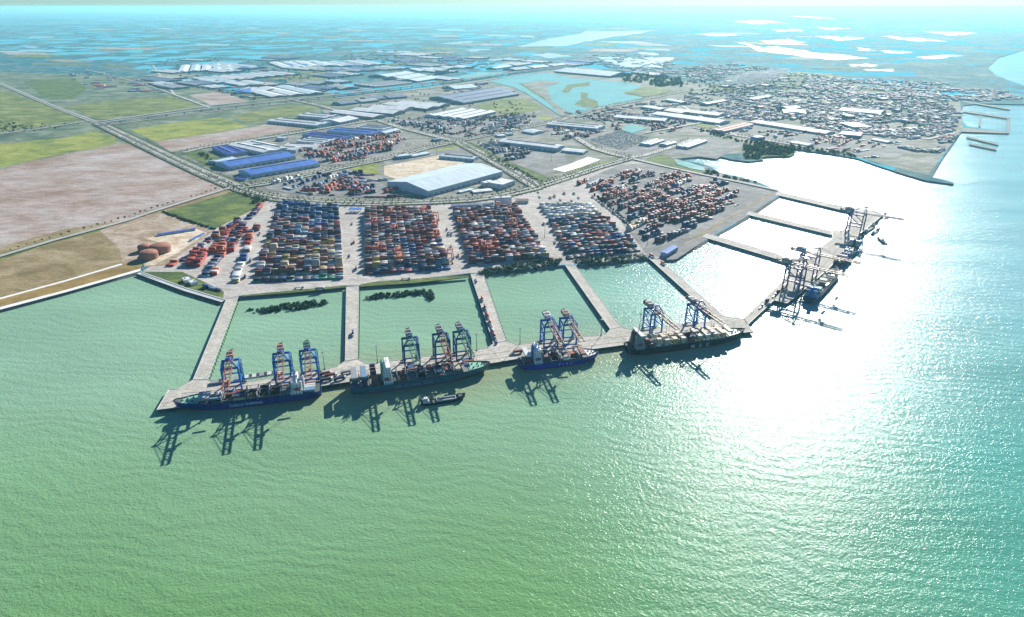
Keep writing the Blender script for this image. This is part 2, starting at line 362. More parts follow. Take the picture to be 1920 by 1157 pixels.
# sea: one sheet to the horizon, with the natural tint of the water stored per vertex
xs = [-160000, -60000, -20000, -8000, -4000] + list(range(-2000, 2001, 50)) + [4000, 8000, 20000, 60000, 160000]
ys = [-60000, -5000, 0, 150] + list(range(250, 1501, 30)) + list(range(1600, 3200, 200)) + [4000, 8000, 20000, 60000, 160000]
QUAYLINE = [U(x, y, 0) for x, y in [(293, 775), (610, 735), (930, 690), (1170, 660), (1413, 630), (1500, 560), (1655, 410)]]
def dist_line(p, line):
    best = 1e9
    for a, b in zip(line, line[1:]):
        d = b - a; t = max(0, min(1, (p - a).dot(d) / d.length_squared)); best = min(best, (p - a - d * t).length)
    return best
sea_v = []; sea_c = []
for y in ys:
    for x in xs:
        sea_v.append((x, y, 0))
        p = Vector((x, y, 0)); d = dist_line(p, QUAYLINE); side = 1
        nz = math.sin(x * .013 + 1) * math.sin(y * .02 + x * .005)
        sed = max(0, 1 - (d + nz * 18) / 90) * min(1, max(0, (x + 330) / 120)) if y < 1150 else 0
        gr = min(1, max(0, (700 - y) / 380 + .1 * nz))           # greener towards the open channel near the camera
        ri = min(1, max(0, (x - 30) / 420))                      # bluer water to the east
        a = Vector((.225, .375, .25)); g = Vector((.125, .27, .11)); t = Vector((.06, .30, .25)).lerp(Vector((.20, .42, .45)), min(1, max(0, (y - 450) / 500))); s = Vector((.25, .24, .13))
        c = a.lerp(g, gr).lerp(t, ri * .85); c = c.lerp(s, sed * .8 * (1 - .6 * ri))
        sea_c += [c.x, c.y, c.z, 1]
nx = len(xs)
sea_f = [(j * nx + i, j * nx + i + 1, (j + 1) * nx + i + 1, (j + 1) * nx + i) for j in range(len(ys) - 1) for i in range(nx - 1)]
sm = bpy.data.meshes.new('sea_water'); sm.from_pydata(sea_v, [], sea_f); sm.materials.append(M['sea'])
ca = sm.color_attributes.new('tint', 'FLOAT_COLOR', 'POINT'); ca.data.foreach_set('color', sea_c)
so = bpy.data.objects.new('sea_water', sm); COL.objects.link(so); tag(so, kind='structure')
# land: one sheet to the horizon with a sloping bank all along the coast
land = sheet('ground', LAND, LZ, 'farland')
bank = MB(); off = []
for i, p in enumerate(coast3):
    a = coast3[max(0, i - 1)]; b = coast3[min(len(coast3) - 1, i + 1)]
    d = (b - a); d.z = 0; d.normalize(); n = Vector((d.y, -d.x, 0))
    w = 6 if i < 50 else 3
    off.append(Vector((p.x + n.x * w, p.y + n.y * w, -1.2)))
for i in range(len(coast3) - 1): bank.poly([coast3[i], off[i], off[i + 1], coast3[i + 1]])
bank.build('shore_bank', M['gravel']); tag(bpy.data.objects['shore_bank'], kind='structure')

z1, z2, z3, z4 = LZ + .12, LZ + .24, LZ + .36, LZ + .5
sheet('ground_industrial', [(435, 350), (345, 290), (640, 236), (600, 205), (400, 210), (640, 185), (900, 150), (1090, 125), (1330, 160), (1560, 150), (1800, 190), (1806, 240),
      (1740, 328), (1600, 293), (1440, 270), (1420, 285), (1340, 291), (1265, 297), (1340, 322), (1455, 357), (1300, 420), (900, 440), (600, 400)], z1, 'indus')
# main terminal paving
sheet('paving', [(268, 508), (330, 470), (405, 428), (466, 396), (508, 372), (640, 388), (740, 386), (885, 382), (975, 366), (1012, 352), (1100, 325), (1185, 302), (1330, 329), (1458, 358), (1460, 366), (1404, 403),
      (1326, 447), (1261, 486), (1215, 483), (1080, 496), (1055, 496), (905, 511), (880, 512), (672, 535), (645, 535), (446, 555), (420, 561), (350, 540)], z2, 'concrete')
sheet('paving', W('G', [(560, 330), (420, 230), (700, 110), (870, 100), (1290, 190), (1840, 305), (1560, 440), (1280, 610), (1000, 780), (900, 770)]), z3, 'asphalt')
sheet('rubble_slope', W('G', [(1040, 795), (1000, 760), (1290, 620), (1560, 445), (1780, 318), (1855, 322), (1640, 462), (1350, 630), (1110, 790)]), z4, 'gravel')
sheet('grass_strip', W('G', [(1130, 690), (1560, 445), (1760, 320), (1790, 320), (1600, 430), (1290, 620)]), z4 + .1, 'dry')
# fields, left
sheet('ground_marsh', [(-700, 500), (-700, 150), (0, 135), (180, 140), (340, 150), (420, 172), (600, 165), (640, 185), (600, 210), (620, 236), (345, 290), (435, 352), (250, 420), (0, 480)], z1, 'marsh')
sheet('ground_dry_grass', [(-700, 640), (-700, 480), (0, 440), (250, 405), (440, 350), (400, 420), (250, 505), (0, 575), (-700, 765)], z1, 'dry')
sheet('ground_dirt', W('D', [(0, 285), (150, 240), (390, 192), (560, 160), (700, 130), (770, 128), (900, 190), (1100, 280), (1385, 385), (1380, 395), (1100, 470), (900, 530), (770, 585), (400, 640), (0, 750)]) +
      [(-600, 600), (-600, 380)], z1, 'dirt')
sheet('ground_grass', [(-400, 335), (-400, 290)] + W('D', [(0, 130), (400, 90), (560, 50), (690, 85), (700, 128), (560, 158), (390, 185), (150, 236), (0, 270)]), z2, 'grass_y')
sheet('ground_dry_grass', [(-600, 640)] + W('D', [(0, 800), (350, 700), (620, 640), (720, 760), (735, 850), (400, 950), (0, 1060)]) + [(-600, 740)], z1, 'dry')
sheet('ground_grass_strip', [(-600, 630)] + W('D', [(0, 790), (350, 690), (600, 635), (700, 600), (900, 565), (700, 630), (620, 655), (350, 715), (0, 830)]) + [(-600, 650)], z2, 'grass')
sheet('ground_dike', [(-600, 742)] + W('D', [(0, 1066), (400, 955), (860, 835), (850, 880), (400, 1010), (0, 1110)]) + [(-600, 752)], z2, 'dike')
sheet('dike_path', [(-600, 739)] + W('D', [(0, 1056), (400, 948), (730, 850), (740, 856), (400, 957), (0, 1066)]) + [(-600, 742)], z3, 'white_conc')
sheet('dike_path', [(-600, 752)] + W('D', [(0, 1112), (400, 1008), (850, 880), (845, 895), (400, 1022), (0, 1128)]) + [(-600, 762)], z3, 'white_conc')
sheet('ground_grass', W('E', [(110, 262), (400, 175), (690, 90), (860, 110), (1005, 150), (920, 200), (830, 255), (700, 320), (560, 392), (420, 350), (280, 310)]), z3, 'scrub')
sheet('ground_sand', W('D', [(600, 650), (760, 590), (980, 545), (1290, 650), (1240, 690), (1000, 860), (870, 870), (860, 840), (740, 855), (720, 760)]), z2, 'dirt2')
sheet('ground_sand', W('D', [(940, 680), (1180, 640), (1250, 665), (1080, 780), (930, 860), (870, 860), (1030, 740), (880, 700)]), z3, 'sand')
sheet('ground_grass', W('D', [(860, 900), (1100, 900), (1230, 960), (1350, 1020), (1345, 1075), (1100, 1000), (850, 915)]), z3, 'scrub')
sheet('grass_strip', W('E', [(780, 950), (1640, 868), (1640, 885), (1200, 930), (780, 962)]), z3, 'scrub')
sheet('grass_strip', W('F', [(160, 860), (300, 835), (1060, 785), (1065, 800), (600, 850), (160, 880)]), z3, 'scrub')
sheet('ground_grass', W('A', [(730, 730), (980, 690), (1240, 660), (1400, 712), (1100, 765), (870, 795)]), z2, 'grass_y')
sheet('ground_dirt', W('A', [(870, 797), (1100, 765), (1430, 715), (1610, 670), (1765, 715), (1400, 780), (960, 855)]), z2, 'dirt')
sheet('ground_grass', W('A', [(1290, 655), (1640, 590), (1800, 600), (1640, 665), (1390, 692)]), z2, 'grass')
sheet('ground_grass', W('A', [(370, 600), (640, 565), (960, 540), (1150, 600), (800, 645), (560, 672)]), z2, 'grass')
sheet('ground_dirt', W('A', [(1060, 535), (1240, 515), (1410, 575), (1190, 592)]), z2, 'dirt')
sheet('ground_grass', W('A', [(1400, 575), (1560, 555), (1440, 530), (1400, 545)]), z2, 'scrub')
sheet('ground_grass', W('A', [(130, 455), (420, 440), (490, 500), (400, 560), (240, 545)]), z2, 'scrub')
sheet('ground_grass', [(-600, 230), (-600, 190)] + W('A', [(0, 500), (60, 520), (330, 610), (520, 670), (300, 700), (0, 740)]), z1, 'grass')
sheet('ground_grass', W('A', [(860, 400), (950, 395), (1040, 425), (940, 435)]), z2, 'grass')
sheet('ground_grass', W('A', [(1500, 440), (1700, 420), (1840, 440), (1740, 470)]), z2, 'grass')
sheet('ground_grass', W('A', [(1660, 400), (1860, 375), (1960, 400), (1960, 430), (1800, 435)]), z2, 'grass')
sheet('ground_grass', W('H', [(-190, 440), (0, 420), (110, 440), (190, 500), (120, 570), (60, 580)]), z2, 'scrub')
sheet('ground_sand', W('I', [(0, 405), (330, 340), (650, 275), (940, 340), (780, 390), (560, 440), (130, 545), (0, 500)]), z3, 'sand')
sheet('ground_grass', W('I', [(470, 260), (640, 215), (790, 185), (860, 200), (700, 235), (490, 285)]), z3, 'grass_y')
sheet('paving', W('I', [(0, 350), (480, 260), (860, 200), (970, 330), (650, 270), (330, 335), (0, 403)]), z3, 'asphalt')
sheet('ground_grass', W('H', [(1390, 590), (1600, 535), (1690, 550), (1640, 590), (1700, 640), (1600, 640)]), z3, 'grass_y')
sheet('ground_grass', W('I', [(880, 150), (960, 160), (1140, 270), (1440, 400), (1770, 540), (1640, 590), (1560, 560), (1300, 410), (1000, 230)]), z3, 'scrub')
sheet('paving', W('H', [(560, 740), (800, 690), (1300, 590), (1500, 640), (1760, 760), (1900, 870), (1500, 860), (900, 830), (620, 790)]), z3, 'asphalt')
sheet('paving', W('H', [(1000, 520), (900, 420), (1300, 300), (1750, 250), (1920, 260), (1920, 370), (1400, 540), (1150, 560)]), z3, 'asphalt')
sheet('paving', W('B', [(220, 680), (500, 655), (700, 690), (1100, 650), (1180, 675), (1020, 735), (720, 790), (520, 750), (430, 735)]), z3, 'asphalt')
sheet('paving', W('I', [(1140, 190), (1390, 100), (1920, 230), (1920, 420), (1700, 500), (1380, 380), (1240, 300)]), z3, 'asphalt')
sheet('ground_sand', W('G', [(215, 145), (330, 110), (470, 55), (560, 75), (420, 130), (300, 165)]), z4, 'white_conc')
sheet('grass_strip', W('G', [(290, 185), (450, 120), (700, 60), (715, 72), (460, 145), (310, 200)]), z4, 'grass')
sheet('ground_grass', W('G', [(870, 40), (1000, 30), (1090, 70), (1100, 110), (1320, 165), (1320, 185), (1210, 160), (900, 80)]), z2, 'scrub')
sheet('paving', W('B', [(1080, 715), (1300, 690), (1700, 760), (1560, 840), (1380, 800), (1000, 740)]), z3, 'asphalt')
sheet('paving', W('C', [(0, 790), (180, 775), (340, 815), (190, 895), (-60, 860)]), z3, 'asphalt')
sheet('paving', W('B', [(1540, 860), (1700, 800), (1900, 790), (1920, 830), (1700, 895)]), z3, 'asphalt')
sheet('paving', W('C', [(300, 735), (430, 700), (860, 745), (1210, 800), (1280, 850), (1200, 895), (900, 865), (700, 815), (480, 790)]), z3, 'asphalt')
sheet('ground_grass', W('C', [(330, 830), (480, 790), (640, 860), (600, 880), (480, 880), (400, 895), (350, 890)]), z4, 'scrub')
sheet('ground_grass', W('C', [(60, 700), (150, 690), (210, 710), (130, 730)]), z3, 'grass')
sheet('ground_grass', W('C', [(440, 590), (520, 575), (560, 600), (480, 620)]), z3, 'grass')
sheet('ground_grass', W('B', [(760, 590), (930, 550), (1040, 560), (1150, 610), (1000, 640), (900, 640), (800, 625)]), z3, 'grass')
sheet('ground_grass', W('B', [(1090, 660), (1150, 650), (1200, 668), (1140, 680)]), z3, 'grass_y')
for pts, mt in [([(480, 470), (640, 460), (680, 490), (540, 510)], 'scrub'), ([(780, 540), (900, 550), (880, 590), (760, 575)], 'sand'), ([(960, 575), (1060, 580), (1050, 610), (950, 600)], 'scrub'), ([(1080, 620), (1180, 640), (1160, 670), (1060, 650)], 'asphalt'),
                ([(660, 640), (780, 650), (760, 680), (650, 665)], 'asphalt'), ([(900, 480), (1200, 500), (1180, 520), (920, 505)], 'grass'), ([(1240, 500), (1450, 520), (1440, 545), (1230, 530)], 'sand'), ([(620, 400), (900, 430), (880, 450), (640, 420)], 'grass'), ([(160, 470), (320, 500), (280, 530), (140, 500)], 'scrub')]:
    sheet('ground_plot', W('C', pts), z3, mt)
for k in range(90):   # field plots on the far plain
    x, y = rnd.uniform(-40, 1500), rnd.choice((rnd.uniform(48, 100), rnd.uniform(60, 170)))
    if y > 96 and not (x < 330 or 700 < x < 1000 and y < 130 or x > 1280 and y < 150): continue
    sw = (y - 12) / 90; w_ = rnd.uniform(25, 80) * (.4 + sw); h_ = rnd.uniform(2, 6) * (.2 + sw); k_ = rnd.uniform(-.5, .5) * w_
    sheet('ground_plot', [(x, y), (x + w_, y + h_ * .2), (x + w_ + k_, y + h_), (x + k_, y + h_ * .8)], z1, rnd.choice(['farpond', 'grass', 'dirt', 'scrub', 'indus', 'farpond', 'dry']))
# ponds and lakes
def pond(pts, mat='pond', z=z4):
    if mat == 'farpond':      # ragged banks
        out = []
        for (x0, y0), (x1, y1) in zip(pts, pts[1:] + pts[:1]):
            for t in range(6): out.append((x0 + (x1 - x0) * t / 6 + rnd.gauss(0, 3.2), y0 + (y1 - y0) * t / 6 + rnd.gauss(0, .55)))
        pts = out
    sheet('pond_water', pts, z, mat)
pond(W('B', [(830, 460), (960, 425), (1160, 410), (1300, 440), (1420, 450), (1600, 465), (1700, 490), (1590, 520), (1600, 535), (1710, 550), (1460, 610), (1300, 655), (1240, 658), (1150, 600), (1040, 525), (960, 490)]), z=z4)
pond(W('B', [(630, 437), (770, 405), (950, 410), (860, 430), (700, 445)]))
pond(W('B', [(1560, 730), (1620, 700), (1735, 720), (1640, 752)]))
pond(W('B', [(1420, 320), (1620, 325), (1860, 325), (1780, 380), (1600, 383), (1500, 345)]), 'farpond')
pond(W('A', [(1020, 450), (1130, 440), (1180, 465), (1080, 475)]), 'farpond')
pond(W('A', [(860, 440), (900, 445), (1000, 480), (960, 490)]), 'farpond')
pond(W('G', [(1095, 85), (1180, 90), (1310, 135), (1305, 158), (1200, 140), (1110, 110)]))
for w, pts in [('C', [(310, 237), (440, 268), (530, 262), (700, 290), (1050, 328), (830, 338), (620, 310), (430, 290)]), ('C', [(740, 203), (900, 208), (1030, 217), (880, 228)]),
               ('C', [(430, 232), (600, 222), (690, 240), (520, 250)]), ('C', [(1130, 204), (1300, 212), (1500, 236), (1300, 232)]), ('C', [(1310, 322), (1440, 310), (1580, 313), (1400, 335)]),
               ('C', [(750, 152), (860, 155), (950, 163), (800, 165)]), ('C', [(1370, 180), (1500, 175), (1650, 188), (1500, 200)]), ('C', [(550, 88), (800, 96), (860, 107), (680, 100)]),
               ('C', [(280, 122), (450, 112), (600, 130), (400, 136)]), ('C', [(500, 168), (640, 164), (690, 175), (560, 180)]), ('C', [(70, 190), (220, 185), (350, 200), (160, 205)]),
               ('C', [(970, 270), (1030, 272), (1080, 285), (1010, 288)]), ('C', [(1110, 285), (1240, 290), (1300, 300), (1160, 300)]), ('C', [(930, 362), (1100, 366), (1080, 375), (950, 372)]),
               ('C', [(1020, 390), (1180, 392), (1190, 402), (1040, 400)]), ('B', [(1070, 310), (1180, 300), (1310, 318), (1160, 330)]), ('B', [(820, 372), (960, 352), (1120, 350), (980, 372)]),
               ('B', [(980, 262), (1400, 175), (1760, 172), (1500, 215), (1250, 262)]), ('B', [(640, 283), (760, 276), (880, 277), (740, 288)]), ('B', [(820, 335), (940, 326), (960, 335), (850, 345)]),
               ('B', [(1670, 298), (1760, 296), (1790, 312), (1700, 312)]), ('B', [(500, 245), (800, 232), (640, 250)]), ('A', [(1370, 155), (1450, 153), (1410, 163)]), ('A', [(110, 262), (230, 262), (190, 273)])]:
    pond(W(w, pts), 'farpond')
def isle(pts, mat='scrub'): sheet('island', pts, z4 + .4, mat)
isle(W('B', [(1000, 472), (1130, 455), (1250, 465), (1150, 492), (1185, 560), (1150, 568), (1060, 510)]), 'indus')
isle(W('B', [(1000, 472), (1008, 468), (1160, 562), (1150, 568)]))
isle(W('B', [(1240, 520), (1270, 480), (1400, 462), (1395, 485), (1300, 492), (1280, 524)]))
isle(W('B', [(1310, 590), (1350, 560), (1345, 520), (1390, 528), (1380, 550), (1440, 570), (1450, 610), (1370, 605)]))
isle(W('B', [(1585, 522), (1700, 490), (1860, 505), (1780, 535), (1700, 545)]), 'grass')
isle(W('B', [(1240, 658), (1150, 562), (1165, 560), (1310, 655)]), 'indus')

# ------------------------------------------------------------------ roads
def offset_line(P, w):
    out = []
    for i, p in enumerate(P):
        a = P[max(0, i - 1)]; b = P[min(len(P) - 1, i + 1)]; d = b - a; d.z = 0; d.normalize()
        out.append(Vector((p.x - d.y * w, p.y + d.x * w, p.z)))
    return out
def strip(name, P, w0, w1, z, mat, kind='structure'):
    A, B = offset_line(P, w0), offset_line(P, w1); mb = MB()
    for i in range(len(P) - 1): mb.poly([(A[i].x, A[i].y, z), (B[i].x, B[i].y, z), (B[i + 1].x, B[i + 1].y, z), (A[i + 1].x, A[i + 1].y, z)])
    for i, f in enumerate(mb.f):
        a, b, c = [Vector(mb.v[q]) for q in f[:3]]
        if (b - a).cross(c - a).z < 0: mb.f[i] = f[::-1]
    return tag(mb.build(name, M[mat]), kind=kind)
TREES = []; RZ = [LZ + .15 + .01 * NSHEET[0]]
def road(pts, w, median=0, trees=0, line=True, desc='road', hedge=0):
    RZ[0] += .02
    z = RZ[0]; P = [U(x, y) for x, y in pts]
    strip('road', P, -w / 2, w / 2, z, 'road')
    if median: strip('road_median', P, -median / 2, median / 2, z + .6, 'median')
    if hedge:
        strip('verge', P, w / 2 + .5, w / 2 + .5 + hedge, z - .009, 'median'); strip('verge', P, -w / 2 - .5 - hedge, -w / 2 - .5, z - .009, 'median')
    if line and w > 9:
        for k in ((-w / 4, w / 4) if median else (0,)): strip('road_marking', P, k - .25, k + .25, z + .1, 'line')
    if trees:
        sides = ([0] if trees & 1 else []) + ([-w / 2 - 3, w / 2 + 3] if trees & 2 else []) + ([-w / 2 - 3] if trees & 4 else [])
        for a, b in zip(P, P[1:]):
            L_ = (b - a).length; n = int(L_ / 14); d = (b - a).normalized()
            for k in range(n):
                for sdx in sides:
                    if rnd.random() < .12: continue
                    q = a + d * (14 * k + rnd.uniform(-1, 1)) + Vector((-d.y, d.x, 0)) * (sdx + rnd.uniform(-.6, .6))
                    TREES.append((q.x, q.y, rnd.uniform(.75, 1.25), desc))
road([(-300, 40), (0, 157), (60, 183), (120, 208), (185, 232)], 22, 5, 0, desc='far left road')
road([(185, 232), (240, 258), (320, 297), (380, 325), (440, 350)], 34, 6, 3, desc='the wide road beside the bare dirt field', hedge=6)
road([(440, 352), (480, 366), (520, 374), (600, 381), (700, 383), (800, 380), (880, 376), (940, 368), (1010, 352)], 26, 6, 3, desc='the curved road behind the container yard', hedge=5)
road([(1005, 352), (1060, 335), (1120, 315), (1185, 296)], 24, 5, 3, desc='the road from the junction to the right-hand yard', hedge=4)
road([(435, 352), (350, 378), (280, 400), (240, 414), (190, 428), (100, 452), (0, 482), (-400, 590)], 12, 0, 4, desc='the pale road below the bare dirt field')
road([(450, 352), (500, 345), (580, 329), (657, 312), (756, 292), (800, 278), (856, 266)], 24, 5, 3, desc='the road in front of the blue sheds', hedge=5)
road([(856, 266), (900, 257), (970, 243), (1040, 230), (1073, 218), (1123, 204), (1207, 187), (1280, 172), (1350, 160)], 22, 4, 3, desc='the road leading past the lake', hedge=4)
road([(860, 267), (900, 288), (950, 316), (1010, 352)], 30, 7, 3, desc='the double road beside the huge white warehouse', hedge=6)
road([(860, 267), (831, 260), (755, 241), (717, 229), (640, 210), (598, 198), (547, 187)], 20, 0, 2, desc='the road behind the blue roofed sheds', hedge=4)
road([(345, 287), (380, 278), (450, 267), (519, 256), (640, 236), (700, 226)], 16, 0, 2, desc='the road past the rectangular fields')
road([(1185, 298), (1150, 290), (1115, 280), (1085, 262), (1045, 232)], 18, 0, 2, desc='the road beside the white car lot', hedge=3)
road([(1188, 299), (1230, 309), (1316, 328), (1390, 343), (1458, 358)], 12, 0, 0)
road([(1185, 296), (1210, 292), (1250, 280), (1300, 262)], 18, 0, 2, desc='the road to the second dock')
road([(1300, 240), (1380, 255), (1450, 266), (1513, 277)], 14, 0, 2, desc='the road to the second dock')
road([(-300, 275), (0, 252), (90, 240), (167, 227), (190, 228)], 12, 0, 0)
road([(287, 123), (327, 178), (400, 205)], 14, 0, 0); road([(327, 178), (260, 155), (160, 130)], 10, 0, 0)
road([(373, 143), (450, 163), (547, 187)], 18, 4, 0)
road([(190, 237), (393, 210), (560, 192), (640, 184), (840, 162), (973, 141), (1087, 128)], 14, 0, 0)
road([(190, 228), (393, 199), (640, 172), (840, 151), (973, 131), (1087, 119), (1180, 112)], 16, 0, 0)
road([(1210, 250), (1330, 228), (1460, 190), (1560, 172)], 14, 0, 0); road([(1380, 255), (1330, 228), (1280, 200)], 12, 0, 0)
road([(1560, 245), (1620, 215), (1700, 180)], 12, 0, 0); road([(1480, 238), (1620, 245), (1740, 262), (1790, 250)], 14, 0, 0)

# ------------------------------------------------------------------ quay and approach bridges
QUAY = [(293, 769), (325, 765), (610, 723), (656, 716), (930, 680), (971, 673), (1141, 651), (1170, 647), (1290, 635), (1413, 622), (1402, 608),
        (1396, 598), (1363, 594), (1354, 590), (1338, 592), (1330, 603), (1265, 609), (1201, 619), (1182, 618), (1163, 612), (1145, 616), (1136, 627), (1077, 633),
        (970, 646), (948, 638), (926, 643), (914, 652), (894, 656), (789, 669.5), (690, 682), (669, 672), (648, 676), (632, 687), (601, 694), (464, 715.5), (404, 718),
        (388, 710), (363, 711), (334, 729), (316, 730)]
QUAY2 = [(1450, 563), (1475, 569), (1497, 553), (1558, 500), (1598, 452), (1656, 403), (1640, 396), (1624, 393), (1604, 393), (1597, 397), (1597, 414), (1577, 433), (1559, 433), (1561, 446), (1534, 468), (1528, 475), (1517, 484), (1482, 484), (1479, 492), (1479, 517)]
def deck_thing(name, pts, label, cat, group=None, piles=True, rails=None, thick=1.6, dmat='deck'):
    P = [U(x, y, QZ) for x, y in pts]; c = sum(P, Vector()) / len(P); c.z = 0
    root = empty(name, c)
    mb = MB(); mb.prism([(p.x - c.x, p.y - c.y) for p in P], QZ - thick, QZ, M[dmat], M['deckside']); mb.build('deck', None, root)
    kb = MB()
    Q = P + [P[0]]
    for a, b in zip(Q, Q[1:]):
        d = (b - a).normalized(); n = Vector((-d.y, d.x, 0))
        kb.beam(a - c + n * .5, b - c + n * .5, .5, .7)
    kb.build('kerb', M['offwhite' if piles else 'deckside'], root)
    if piles:
        pb = MB()
        for a, b in zip(Q, Q[1:]):
            L_ = (b - a).length; n = max(1, int(L_ / 9)); d = (b - a).normalized(); m_ = Vector((-d.y, d.x, 0))
            for k in range(n):
                q = a + (b - a) * ((k + .5) / n) + m_ * 2 - c; pb.cyl((q.x, q.y, -2), .6, .6, QZ + 1, 6)
        o = pb.build('pile', M['deckside'], root); o['kind'] = 'stuff'
    return tag(root, label, cat, group)
deck_thing('quay', QUAY, 'long bent concrete quay carrying the blue cranes beside the four ships', 'quay')
deck_thing('quay', QUAY2, 'far right concrete quay under the purple cranes', 'quay')
TB = [([(425, 561), (446, 556), (388, 711), (363, 712)], 'leftmost concrete approach bridge, slanting from the white sea wall to the quay end'),
      ([(650, 538), (672, 536), (669, 673), (648, 677)], 'straight concrete approach bridge with one truck between the two bush patches'),
      ([(883, 514), (905, 512), (948, 639), (926, 644)], 'concrete approach bridge with a queue of dark trucks along it'),
      ([(1060, 497), (1078, 498), (1163, 613), (1145, 617)], 'concrete approach bridge reaching the quay just left of the black hulled ship'),
      ([(1217, 484), (1236, 486), (1354, 591), (1338, 593)], 'concrete approach bridge reaching the quay behind the black hulled ship'),
      ([(1318, 444), (1326, 438), (1482, 484), (1479, 492)], 'nearest of the three approach bridges across the glaring water'),
      ([(1400, 402), (1406, 397), (1561, 434), (1558, 440)], 'middle of the three approach bridges across the glaring water'),
      ([(1455, 365), (1462, 360), (1606, 393), (1596, 398)], 'farthest of the three approach bridges across the glaring water'),
      ([(1402, 608), (1396, 598), (1479, 517), (1450, 563)], 'short linking bridge with trucks between the long quay and the far right quay')]
for p, l in TB: deck_thing('approach_bridge', p, l, 'bridge', 'approach bridges')
# painted lines on the quay and yard lane
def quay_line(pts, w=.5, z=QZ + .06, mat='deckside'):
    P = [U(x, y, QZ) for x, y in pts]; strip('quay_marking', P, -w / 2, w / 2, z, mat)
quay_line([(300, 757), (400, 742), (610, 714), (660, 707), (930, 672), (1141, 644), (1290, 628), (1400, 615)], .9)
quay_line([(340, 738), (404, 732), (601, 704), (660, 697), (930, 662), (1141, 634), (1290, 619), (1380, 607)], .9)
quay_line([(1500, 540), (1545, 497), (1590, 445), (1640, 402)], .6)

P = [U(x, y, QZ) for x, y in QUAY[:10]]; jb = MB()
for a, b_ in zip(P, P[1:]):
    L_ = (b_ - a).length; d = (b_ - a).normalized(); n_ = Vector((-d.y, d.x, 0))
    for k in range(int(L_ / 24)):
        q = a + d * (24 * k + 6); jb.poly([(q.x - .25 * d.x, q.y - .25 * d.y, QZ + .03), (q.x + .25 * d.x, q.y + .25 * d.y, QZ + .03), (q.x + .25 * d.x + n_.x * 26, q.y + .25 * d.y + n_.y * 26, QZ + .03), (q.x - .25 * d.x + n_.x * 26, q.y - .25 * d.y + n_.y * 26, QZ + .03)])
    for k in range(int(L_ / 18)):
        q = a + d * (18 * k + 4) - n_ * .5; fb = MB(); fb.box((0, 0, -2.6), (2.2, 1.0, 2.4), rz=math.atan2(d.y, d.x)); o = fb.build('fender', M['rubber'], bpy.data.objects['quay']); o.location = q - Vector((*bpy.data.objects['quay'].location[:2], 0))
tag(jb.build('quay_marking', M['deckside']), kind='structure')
# white concrete sea wall and rubble at its foot
P = [U(x, y, LZ) for x, y in [(262, 511), (300, 525), (350, 543), (421, 564)]]
root = empty('sea_wall', (P[0].x, P[0].y, 0)); o0 = Vector((P[0].x, P[0].y, 0))
A = offset_line(P, 2); B = offset_line(P, -5); C_ = offset_line(P, -13)
mb = MB(); rb = MB()
for i in range(3):
    mb.poly([A[i] - o0 + Vector((0, 0, .9)), B[i] - o0 + Vector((0, 0, -.2)), B[i + 1] - o0 + Vector((0, 0, -.2)), A[i + 1] - o0 + Vector((0, 0, .9))][::-1])
    a, b = A[i] - o0, A[i + 1] - o0; mb.beam(a + Vector((0, 0, .5)), b + Vector((0, 0, .5)), 1.2, 1.6)
    n = int((P[i + 1] - P[i]).length / .8)
    for k in range(n):
        t = rnd.random(); u_ = rnd.random(); q = (B[i].lerp(B[i + 1], t)).lerp(C_[i].lerp(C_[i + 1], t), u_) - o0
        s_ = rnd.uniform(.6, 1.6); rb.box((q.x, q.y, 2.6 - 3.2 * u_ - s_ * .3), (s_, s_ * rnd.uniform(.7, 1.3), s_ * .8), None, rnd.uniform(0, 3), taper=.6)
mb.build('wall_face', M['white_conc'], root); o = rb.build('rubble', M['rock'], root); o['kind'] = 'stuff'
tag(root, 'white sloping concrete sea wall with dark rubble at its foot', 'sea wall')

# ------------------------------------------------------------------ registries: the largest in the picture become objects, the rest one 'stuff' mesh
CONT = []     # dict(p, rz, col, len, vis, label, group)
def add_container(x, y, z, rz, col, ln=12.2, vis=True, label='', group='containers stacked in the yards', pri=0):
    CONT.append((x, y, z, rz, col, ln, vis, label, group, pri))
PAL = {'mix': ['maroon', 'maroon', 'rust brown', 'red', 'navy blue', 'navy blue', 'blue', 'grey', 'white', 'cream', 'dark grey', 'light blue', 'rust brown', 'dark grey'],
       'dense': ['maroon', 'rust brown', 'maroon', 'dark grey', 'navy blue', 'red', 'rust brown', 'maroon', 'dark grey'], 'front': ['maroon', 'rust brown', 'grey', 'white', 'cream', 'yellow', 'navy blue', 'light blue', 'maroon', 'dark grey', 'maroon', 'rust brown'],
       'blue': ['navy blue', 'navy blue', 'blue', 'dark grey', 'light blue', 'navy blue'],
       'red': ['red', 'red', 'red', 'orange', 'navy blue', 'maroon', 'red'], 'orange': ['orange', 'red', 'maroon', 'rust brown', 'rust brown', 'navy blue', 'orange'],
       'maroon': ['maroon', 'maroon', 'rust brown', 'dark grey', 'navy blue', 'maroon', 'red', 'grey', 'white'],
       'white': ['white', 'white', 'white', 'cream', 'grey'], 'dark': ['navy blue', 'dark grey', 'maroon', 'dark grey', 'blue', 'navy blue'],
       'yellow': ['yellow', 'white', 'cream', 'red', 'white'], 'green': ['green', 'green', 'blue', 'cream', 'dark grey', 'green', 'light blue'],
       'navyred': ['navy blue', 'red', 'blue', 'navy blue', 'orange', 'grey']}
